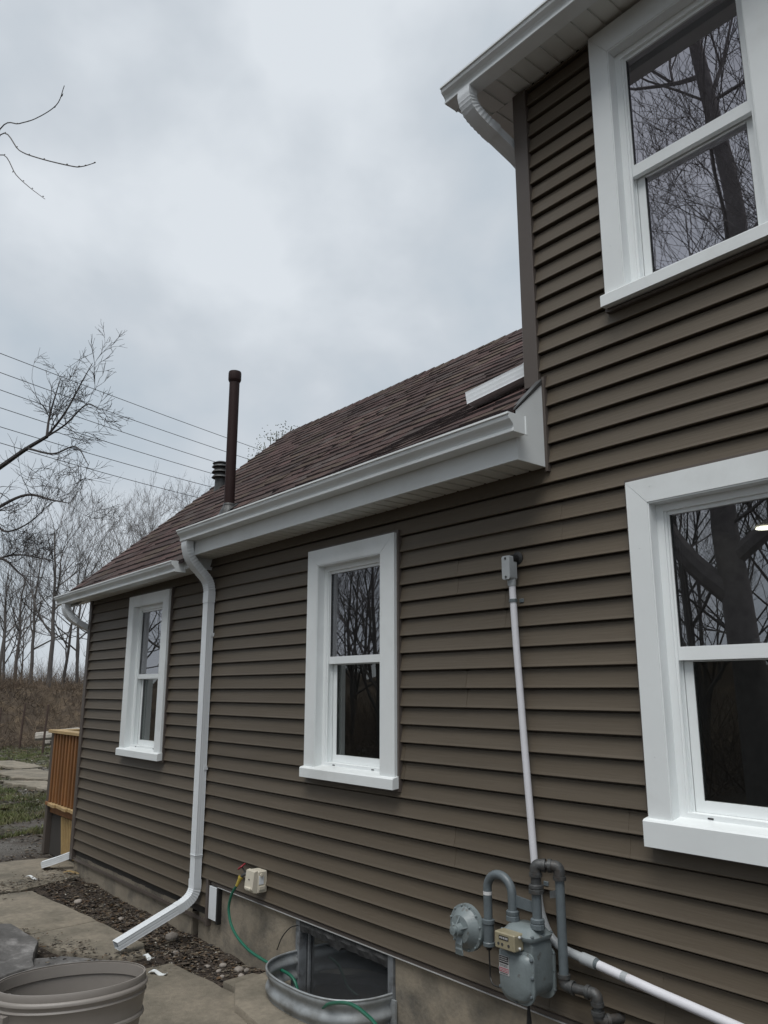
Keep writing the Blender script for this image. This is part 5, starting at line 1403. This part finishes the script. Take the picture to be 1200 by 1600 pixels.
# big tree outside the left edge: traced limbs with grown twigs
def traced(cr, pts, r0, r1, rng, n_tw, tl, depth=3, minr=0.004, jitter=0.3):
    P_ = catmull(pts, 5); n = len(P_)
    r1 = min(r1, 0.005) if r1 < 0.025 else r1
    rs = [r0 + (r1 - r0) * i / (n - 1) for i in range(n)]
    cr.tube(P_, rs, 6, cap=False)
    for i in range(n_tw):
        t = rng.uniform(0.08, 1.0); k_ = min(n - 2, int(t * (n - 1)))
        loc = (P_[k_ + 1] - P_[k_]).normalized(); ax = loc.orthogonal().normalized(); ax.rotate(Matrix.Rotation(rng.uniform(0, 6.28), 3, loc)); nd = loc.copy(); nd.rotate(Matrix.Rotation(rng.uniform(0.4, 1.0), 3, ax))
        grow(cr, P_[k_].copy(), nd, max(minr, rs[k_] * 0.45), tl * rng.uniform(0.6, 1.2), depth, rng, 0.3, 4, 0.06, 0.9, (2, 4), 0.68, minr)
def V(b_, e_, D): return Vector((b_ * D, D - 3.12, 1.87 + e_ * D))
lt = bpy.data.objects.new('bare_tree', None); col.objects.link(lt)
tb = Vector((-15.2, -1.2, 0.0)); lt.location = tb
rng = random.Random(21)
tr = MB(); tr.tube([tb + Vector(p) for p in ((0, 0, -0.2), (0, 0, 1), (0.1, 0, 2.6), (0.25, 0.05, 4.2), (0.2, 0.1, 6.5), (0.0, 0.1, 9), (-0.2, 0, 11.5))], [0.30, 0.24, 0.22, 0.2, 0.16, 0.10, 0.04], 10)
sub(tr.build('trunk', M_BARK, smooth=True, recalc=False), lt)
cr = MB()
fork_ = V(-3.62, 1.13, 3.65)
traced(cr, [tb + Vector((0.2, 0, 4.4)), V(-4.9, 1.18, 3.1), V(-4.42, 1.162, 3.25), V(-3.953, 1.15, 3.5), fork_], 0.058, 0.031, rng, 3, 0.62, 3)
traced(cr, [fork_, V(-3.61, 1.22, 3.7), V(-3.55, 1.31, 3.75), V(-3.49, 1.38, 3.8)], 0.026, 0.007, rng, 7, 0.48, 3)
traced(cr, [fork_, V(-3.38, 1.18, 3.8), V(-3.20, 1.26, 3.9), V(-3.08, 1.31, 3.95)], 0.023, 0.007, rng, 7, 0.43, 3)
traced(cr, [fork_, V(-3.36, 1.12, 3.7), V(-3.12, 1.14, 3.75), V(-2.98, 1.09, 3.8)], 0.020, 0.006, rng, 7, 0.43, 3)
traced(cr, [V(-3.9, 1.14, 3.5), V(-3.5, 1.02, 3.6), V(-3.2, 0.98, 3.6), V(-3.02, 0.86, 3.7)], 0.020, 0.006, rng, 6, 0.43, 3)
traced(cr, [tb + Vector((0.2, 0, 3.9)), V(-5.0, 0.92, 2.9), V(-4.37, 0.93, 3.1), V(-3.85, 0.90, 3.4), V(-3.45, 0.80, 3.6), V(-3.2, 0.74, 3.7)], 0.048, 0.010, rng, 11, 0.53, 3)
traced(cr, [V(-4.5, 0.93, 3.0), V(-4.2, 0.78, 3.2), V(-3.8, 0.75, 3.4), V(-3.45, 0.79, 3.6)], 0.024, 0.008, rng, 6, 0.43, 3)
traced(cr, [tb + Vector((0.1, 0, 3.4)), V(-5.0, 0.70, 2.9), V(-4.25, 0.65, 3.1), V(-3.85, 0.53, 3.35), V(-3.63, 0.445, 3.5)], 0.041, 0.014, rng, 8, 0.48, 3)
traced(cr, [V(-4.3, 0.65, 3.1), V(-3.9, 0.62, 3.3), V(-3.5, 0.55, 3.5), V(-3.25, 0.50, 3.6)], 0.017, 0.005, rng, 7, 0.38, 3)
traced(cr, [tb + Vector((0.1, 0.05, 7)), tb + Vector((-0.2, -0.6, 8.4)), tb + Vector((-0.3, -1.4, 9.8))], 0.041, 0.008, rng, 4, 0.48, 3)
traced(cr, [tb + Vector((0.1, 0.05, 6)), tb + Vector((-1.2, -0.4, 7.4)), tb + Vector((-2.4, -0.8, 8.8))], 0.041, 0.008, rng, 6, 0.58, 3)
traced(cr, [tb + Vector((0.1, 0.05, 5)), tb + Vector((-1.0, -1.6, 6)), tb + Vector((-1.6, -3.0, 7))], 0.041, 0.008, rng, 6, 0.58, 3)
sub(cr.build('crown', M_BARKD, recalc=False), lt)
tag(lt, 'large bare tree at the left edge with limbs reaching across the wires', 'tree')
# near tree outside the frame: only three budded twigs reach in at the top left
nt_ = bpy.data.objects.new('bare_tree', None); col.objects.link(nt_); nb_ = Vector((-9.4, -3.3, 0)); nt_.location = nb_
tr = MB(); tr.tube([nb_ + Vector(p) for p in ((0, 0, -0.2), (0, 0, 1.4), (0.1, 0, 3.2), (0.2, 0, 5.0), (0.1, 0.1, 7.2), (0, 0.1, 9))], [0.2, 0.16, 0.14, 0.11, 0.07, 0.02], 9); sub(tr.build('trunk', M_BARK, smooth=True, recalc=False), nt_)
cr = MB(); DN = 1.15
hub = V(-6.4, 3.95, DN)
cr.tube(catmull([nb_ + Vector((0.15, 0, 4.2)), nb_ + Vector((0.9, 0.4, 5.3)), hub], 6), [0.05 - 0.035 * i / 12 for i in range(13)], 6)
def budded(pts, r0, r1):
    P_ = catmull(pts, 6); n = len(P_); cr.tube(P_, [r0 + (r1 - r0) * i / (n - 1) for i in range(n)], 6)
    for i in range(3, n, 4):
        d_ = (P_[i] - P_[i - 1]).normalized(); o_ = d_.orthogonal().normalized() * 0.006
        cr.tube([P_[i] - d_ * 0.008 + o_, P_[i] + d_ * 0.002 + o_ * 1.4, P_[i] + d_ * 0.016 + o_ * 1.8], [0.002, 0.0042, 0.001], 5)
budded([hub, V(-5.521, 3.93, DN), V(-4.934, 3.607, DN), V(-4.503, 3.374, DN * 1.01), V(-4.069, 3.186, DN * 1.02), V(-3.947, 3.23, DN * 1.02)], 0.0055, 0.0022)
budded([hub, V(-5.485, 3.86, DN), V(-4.843, 3.353, DN), V(-4.335, 3.002, DN * 0.99), V(-3.678, 2.575, DN * 0.99), V(-3.484, 2.461, DN), V(-3.284, 2.367, DN)], 0.0055, 0.0022)
budded([hub, V(-5.414, 3.654, DN), V(-4.853, 3.182, DN * 1.01), V(-4.485, 2.895, DN * 1.02), V(-4.098, 2.609, DN * 1.03)], 0.0048, 0.0020)
rng = random.Random(4)
for a_, e_, h_ in ((3.6, 0.6, 4.0), (3.3, 0.5, 5.0), (4.2, 0.7, 4.6), (5.0, 0.9, 6.0)):
    grow(cr, nb_ + Vector((0.1, 0, h_)), Vector((math.cos(a_) * math.cos(e_), math.sin(a_) * math.cos(e_), math.sin(e_))), 0.05, 2.4, 3, rng, 0.2, 4, 0.1, 0.8, (2, 3), 0.66, 0.005)
sub(cr.build('crown', M_BARK, recalc=False), nt_)
tag(nt_, 'tree outside the frame with three thin budded twigs reaching in at the top left', 'tree')

# overhead lines along the bank
wl_ = [(-4.723, 1.922, -1.713, 0.611, 18.9), (-4.668, 1.784, -1.775, 0.600, 17.8), (-4.62, 1.663, -1.953, 0.631, 15.8), (-4.572, 1.542, -1.953, 0.595, 15.5), (-4.521, 1.416, -1.988, 0.567, 15.0), (-4.48, 1.313, -2.092, 0.558, 14.1)]
ords = ['highest', 'second highest', 'third', 'fourth', 'fifth', 'lowest']
for i, (b0, e0_, b1, e1_, D1) in enumerate(wl_):
    A = V(b0, e0_, 6.0); B = V(b1, e1_, D1); P_ = []
    for k_ in range(41):
        t = -0.9 + 3.0 * k_ / 40; s_ = 0.18 * (t * (t - 1)); P_.append(A.lerp(B, t) + Vector((0, 0, s_)))
    o = MB().tube(P_, 0.013, 4).build('overhead_line', M_WIRE)
    tag(o, f'{ords[i]} of the overhead lines crossing the sky behind the left roof', 'power line', 'overhead lines')

# ------------------------------------------------------------------ what stands behind the camera (mirrored in the panes)
rng = random.Random(8)
bt = bpy.data.objects.new('bare_tree', None); col.objects.link(bt); bt.location = (-5.9, -8.9, 0)
o0 = Vector((-5.9, -8.9, 0))
tr = MB()
main_ = catmull([Vector(p) for p in ((-5.8, -8.9, -0.2), (-5.85, -8.9, 1.8), (-5.92, -8.9, 3.4), (-6.0, -8.9, 4.8), (-5.75, -8.95, 7.0), (-5.35, -9.0, 9.2), (-5.5, -9.0, 11.5), (-5.75, -9.0, 14.0), (-5.8, -9.0, 16.5))], 4)
n = len(main_); tr.tube(main_, [0.29 - 0.20 * (i / (n - 1)) ** 0.8 for i in range(n)], 12)
left_ = catmull([Vector(p) for p in ((-5.95, -8.9, 3.3), (-6.5, -8.7, 3.9), (-6.95, -8.6, 4.7), (-7.6, -8.4, 6.2), (-8.3, -8.2, 8.0))], 4)
tr.tube(left_, [0.20 - 0.12 * i / (len(left_) - 1) for i in range(len(left_))], 9)
right_ = catmull([Vector(p) for p in ((-5.9, -8.9, 3.9), (-5.0, -9.2, 4.7), (-4.0, -9.6, 6.0), (-3.2, -9.8, 7.8))], 4)
tr.tube(right_, [0.16 - 0.10 * i / (len(right_) - 1) for i in range(len(right_))], 8)
tr.tube([(-5.5, -9.0, 8.0), (-5.2, -8.8, 8.35), (-4.98, -8.7, 8.3)], [0.12, 0.11, 0.10], 8)
sub(tr.build('trunk', M_BARKR, smooth=True, recalc=False), bt)
cr = MB()
for P_, r_, nn in ((main_, 0.12, 22), (left_, 0.08, 8), (right_, 0.07, 7)):
    for i in range(nn):
        t = rng.uniform(0.32 if P_ is main_ else 0.3, 1.0); c_ = P_[min(len(P_) - 1, int(t * (len(P_) - 1)))]
        a_ = rng.uniform(0, 6.28); e_ = rng.uniform(0.1, 1.0)
        grow(cr, c_.copy(), Vector((math.cos(a_) * math.cos(e_), math.sin(a_) * math.cos(e_), math.sin(e_))), r_ * rng.uniform(0.18, 0.45), rng.uniform(2.0, 3.4), 4, rng, 0.22, 4, 0.07, 0.9, (3, 4), 0.68, 0.005)
sub(cr.build('crown', M_BARKR, recalc=False), bt)
tag(bt, 'large forked bare tree mirrored in the upstairs and right windows', 'tree')
spots = []
rg = random.Random(17)
for i in range(26):
    x = rg.uniform(-40, 10); y = -rg.uniform(10.5, 26)
    if abs(x + 5.9) < 1.6 and y > -13: continue
    spots.append((x, y))
for i in range(9):
    spots.append((rg.uniform(-44, -20), -rg.uniform(6.5, 11)))
spots += [(-17.5, -11.0), (-20.5, -12.5), (-22.5, -14.0), (-18.8, -14.5), (-8.8, -13.0), (-7.6, -15.0), (-10.5, -16.0), (-5.2, -13.8), (-25, -13)]
for x, y in spots:
    place_tree(rg.randrange(4), x, y, 0, rg.uniform(0, 6), rg.uniform(0.75, 1.25), 'bare woodland tree seen only as a reflection in the window panes', 'reflected woodland trees')

# ------------------------------------------------------------------ undergrowth, litter and grass
def brush(name, n, fn, m_, lmin, lmax, r_, seed, droop=0.5):
    rr = random.Random(seed); vs = []; fs = []
    for i in range(n):
        x, y, z = fn(rr); l = rr.uniform(lmin, lmax); a = rr.uniform(0, 6.28); e_ = rr.uniform(0.3, 1.4)
        d_ = Vector((math.cos(a) * math.cos(e_), math.sin(a) * math.cos(e_), math.sin(e_))); p = Vector((x, y, z)); s_ = d_.orthogonal().normalized()
        s_.rotate(Matrix.Rotation(rr.uniform(0, 3.1), 3, d_)); k_ = len(vs); w0 = r_ * rr.uniform(0.6, 1.4)
        for j in range(4):
            w_ = w0 * (1 - 0.28 * j); u2 = d_.cross(s_).normalized()
            vs += [p + s_ * w_, p - s_ * w_ * 0.5 + u2 * w_ * 0.8, p - s_ * w_ * 0.5 - u2 * w_ * 0.8]
            p = p + d_ * (l / 3); d_ = (d_ + Vector((rr.gauss(0, 0.2), rr.gauss(0, 0.2), -droop * rr.uniform(0.2, 1)))).normalized()
        for j in range(3):
            b_ = k_ + j * 3
            for q_ in range(3): fs.append((b_ + q_, b_ + (q_ + 1) % 3, b_ + 3 + (q_ + 1) % 3, b_ + 3 + q_))
    me = bpy.data.meshes.new(name); me.from_pydata([tuple(v) for v in vs], [], fs); me.materials.append(m_)
    o_ = bpy.data.objects.new(name, me); col.objects.link(o_); tag(o_, kind='stuff'); return o_
M_TWIG = mat('dry_twigs', (0.16, 0.12, 0.085), 0.9, var=0.5, scale=0.8, color2=(0.065, 0.045, 0.032), c2scale=0.5, c2lo=0.42, c2hi=0.58)
M_TWIG2 = mat('pale_stalks', (0.25, 0.19, 0.125), 0.9, var=0.4, scale=2)
def bank_pt(rr):
    x = -rr.uniform(28.0, 35.5); y = rr.uniform(0.5, 14); return x, y, bank_h(x, y) - 0.05
o = brush('undergrowth', 13000, bank_pt, M_TWIG, 0.3, 0.8, 0.009, 1); o['label'] = 'brown leafless brush covering the bank'
o = brush('undergrowth', 2200, bank_pt, M_TWIG2, 0.3, 0.8, 0.008, 2); o['label'] = 'pale dry stalks among the brush on the bank'
def top_pt(rr):
    x = -rr.uniform(32, 50); y = x / rr.uniform(-4.6, -1.9) - 3.12; return x, y, bank_h(x, y)
o = brush('undergrowth', 3600, top_pt, M_TWIG, 0.5, 1.9, 0.008, 3, droop=0.1); o['label'] = 'thin upright saplings and scrub between the trees on the bank'
def back_pt(rr):
    return rr.uniform(-36, 8), -rr.uniform(10.5, 20), 0.0
o = brush('undergrowth', 9000, back_pt, M_TWIG, 0.8, 3.0, 0.014, 4, droop=0.2); o['label'] = 'scrub at the wood edge mirrored low in the windows'
# wood edge mass behind: a low dark thicket heap
q = MB(); vs = []; n1_, n2_ = 90, 8
for j in range(n2_ + 1):
    for i in range(n1_ + 1):
        x = -60 + 80 * i / n1_; t = j / n2_; vs.append((x, -20.5 - 5 * t + 0.8 * fbm(x * 0.3, t), 2.9 * math.sin(min(1, t * 1.3) * math.pi / 2) * (0.8 + 0.5 * fbm(x * 0.25, 3.0)) + 0.3 * fbm(x * 1.2, t * 4)))
q.add(vs, [(j * (n1_ + 1) + i, j * (n1_ + 1) + i + 1, (j + 1) * (n1_ + 1) + i + 1, (j + 1) * (n1_ + 1) + i) for j in range(n2_) for i in range(n1_)])
o = q.build('thicket_bank', M_BANK, smooth=True, angle=180, recalc=False); tag(o, kind='structure')

PALL = [(0.085, 0.060, 0.040), (0.055, 0.040, 0.029), (0.12, 0.09, 0.06), (0.040, 0.031, 0.024), (0.16, 0.135, 0.10), (0.07, 0.055, 0.042), (0.10, 0.06, 0.03), (0.030, 0.025, 0.021)]
def litter(name, n, fn, smin, smax, seed, pebbles=0.15, lab=None, light=0.05):
    rr = random.Random(seed); vs = []; fs = []; cs = []
    for i in range(n):
        x, y = fn(rr); z = gh(x, y) + 0.004; s_ = rr.uniform(smin, smax) * (0.6 + 0.8 * rr.random() ** 2); a = rr.uniform(0, 6.28); k_ = len(vs)
        if rr.random() < pebbles:
            s_ *= 0.45; c_ = rr.choice([(0.17, 0.155, 0.135), (0.11, 0.10, 0.09), (0.24, 0.22, 0.19), (0.08, 0.07, 0.06)])
            if rr.random() < light: c_ = (0.5, 0.48, 0.43)
            P_ = [(s_, 0, 0), (0, s_ * 0.8, 0), (-s_ * 0.9, 0, 0), (0, -s_ * 0.7, 0), (0.1 * s_, 0, s_ * 0.6), (0, 0, -s_ * 0.5)]
            F_ = [(0, 1, 4), (1, 2, 4), (2, 3, 4), (3, 0, 4)]
        else:
            c_ = rr.choice(PALL); v_ = rr.uniform(0.6, 1.25); c_ = tuple(q_ * v_ for q_ in c_)
            h_ = s_ * rr.uniform(0.1, 0.55); w_ = s_ * rr.uniform(0.25, 0.6)
            P_ = [(-s_, 0, h_ * rr.random()), (-s_ * 0.3, w_, h_), (s_ * 0.5, w_ * 0.8, h_ * 0.8), (s_, 0, h_ * rr.random()), (s_ * 0.4, -w_, h_ * rr.random()), (-s_ * 0.4, -w_, h_ * 0.7), (0, 0, h_ * 0.1)]
            F_ = [(0, 6, 1), (1, 6, 2), (2, 6, 3), (3, 6, 4), (4, 6, 5), (5, 6, 0)]
        ca, sa = math.cos(a), math.sin(a)
        for p in P_: vs.append((x + p[0] * ca - p[1] * sa, y + p[0] * sa + p[1] * ca, z + p[2])); cs.append((*c_, 1.0))
        for f_ in F_: fs.append(tuple(k_ + q_ for q_ in f_))
    me = bpy.data.meshes.new(name); me.from_pydata(vs, [], fs); me.materials.append(M_LITTER)
    at_ = me.color_attributes.new('tint', 'FLOAT_COLOR', 'POINT'); at_.data.foreach_set('color', np.array(cs, dtype=np.float32).ravel())
    o_ = bpy.data.objects.new(name, me); col.objects.link(o_); tag(o_, lab, kind='stuff'); return o_
def dens(x, y, t=0.0): return fbm(x * 1.4, y * 1.4, 11.0) > t
def bed(rr):
    while True:
        x = rr.uniform(-9.3, -4.6); y = rr.uniform(-0.56, 0.0)
        if y > -0.42 - 0.03 * (x < -6) and (dens(x, y, -0.30) or rr.random() < 0.3): return x, y
        if rr.random() < 0.12: return x, y
litter('leaf_litter', 9500, bed, 0.006, 0.024, 1, 0.16, 'dead leaves, twigs and pebbles on the soil bed along the foundation', 0.12)
def gap(rr):
    k_ = rr.random()
    if k_ < 0.45: return rr.gauss(-8.55, 0.18), rr.uniform(-0.9, 0.2)
    if k_ < 0.62: return rr.gauss(-6.15, 0.22), rr.gauss(-0.86, 0.09)
    if k_ < 0.80: return rr.gauss(-5.70, 0.14), rr.gauss(-0.52, 0.14)
    return rr.uniform(-7.0, -6.3), rr.gauss(-1.08, 0.08)
def on_slab(name, n, fn, seed, lab):
    o_ = litter(name, n, fn, 0.007, 0.020, seed, 0.2, lab); o_.location.z = 0.045; return o_
on_slab('leaf_litter', 1500, gap, 2, 'leaves and crumbs of soil in the gaps between the slabs')
def yard(rr):
    while True:
        x = -9.3 - 7.5 * rr.random() ** 1.6; y = rr.uniform(-3.5, 3.0) * (0.4 - x / 14)
        if x > -9.9 and y > 0.3: continue
        if dens(x * 0.5, y * 0.5, -0.35): return x, y
litter('leaf_litter', 15000, yard, 0.012, 0.032, 3, 0.30, 'brown leaves and gravel over the side yard', 0.05)
def yard2(rr):
    x = -rr.uniform(14, 30); return x, x / rr.uniform(-5.2, -2.9) - 3.12
litter('leaf_litter', 7000, yard2, 0.02, 0.06, 4, 0.3, 'leaves and stones scattered over the far lawn', 0.08)
def grassfn(n, fn, seed, hmin, hmax, w_, lab):
    rr = random.Random(seed); vs = []; fs = []
    for i in range(n):
        x, y = fn(rr); z = gh(x, y) - 0.005; h_ = rr.uniform(hmin, hmax); a = rr.uniform(0, 6.28); k_ = len(vs); lx, ly = rr.gauss(0, 0.5) * h_, rr.gauss(0, 0.5) * h_
        dx, dy = math.cos(a) * w_, math.sin(a) * w_
        vs += [(x - dx, y - dy, z), (x + dx, y + dy, z), (x + dx * 0.6 + lx * 0.5, y + dy * 0.6 + ly * 0.5, z + h_ * 0.6), (x - dx * 0.6 + lx * 0.5, y - dy * 0.6 + ly * 0.5, z + h_ * 0.6), (x + lx, y + ly, z + h_)]
        fs += [(k_, k_ + 1, k_ + 2, k_ + 3), (k_ + 3, k_ + 2, k_ + 4)]
    me = bpy.data.meshes.new('grass'); me.from_pydata(vs, [], fs); me.materials.append(M_GRASS)
    o_ = bpy.data.objects.new('grass', me); col.objects.link(o_); tag(o_, lab, kind='stuff')
M_GRASS = mat('grass_blades', (0.075, 0.098, 0.022), 0.7, var=0.5, scale=1.2, color2=(0.15, 0.13, 0.065), c2scale=1.6, c2lo=0.45, c2hi=0.62)
def gp(rr):
    while True:
        x = -11.5 - 18 * rr.random() ** 1.3; y = x / rr.uniform(-5.4, -2.9) - 3.12
        if -23 < x < -15.8 and 1.5 < y < 3.4 and rr.random() < 0.93: continue
        if fbm(x * 0.55, y * 0.55, 2.0) > -0.12: return x, y
grassfn(26000, gp, 5, 0.03, 0.09, 0.006, 'short patchy grass between the gravel and the bank')
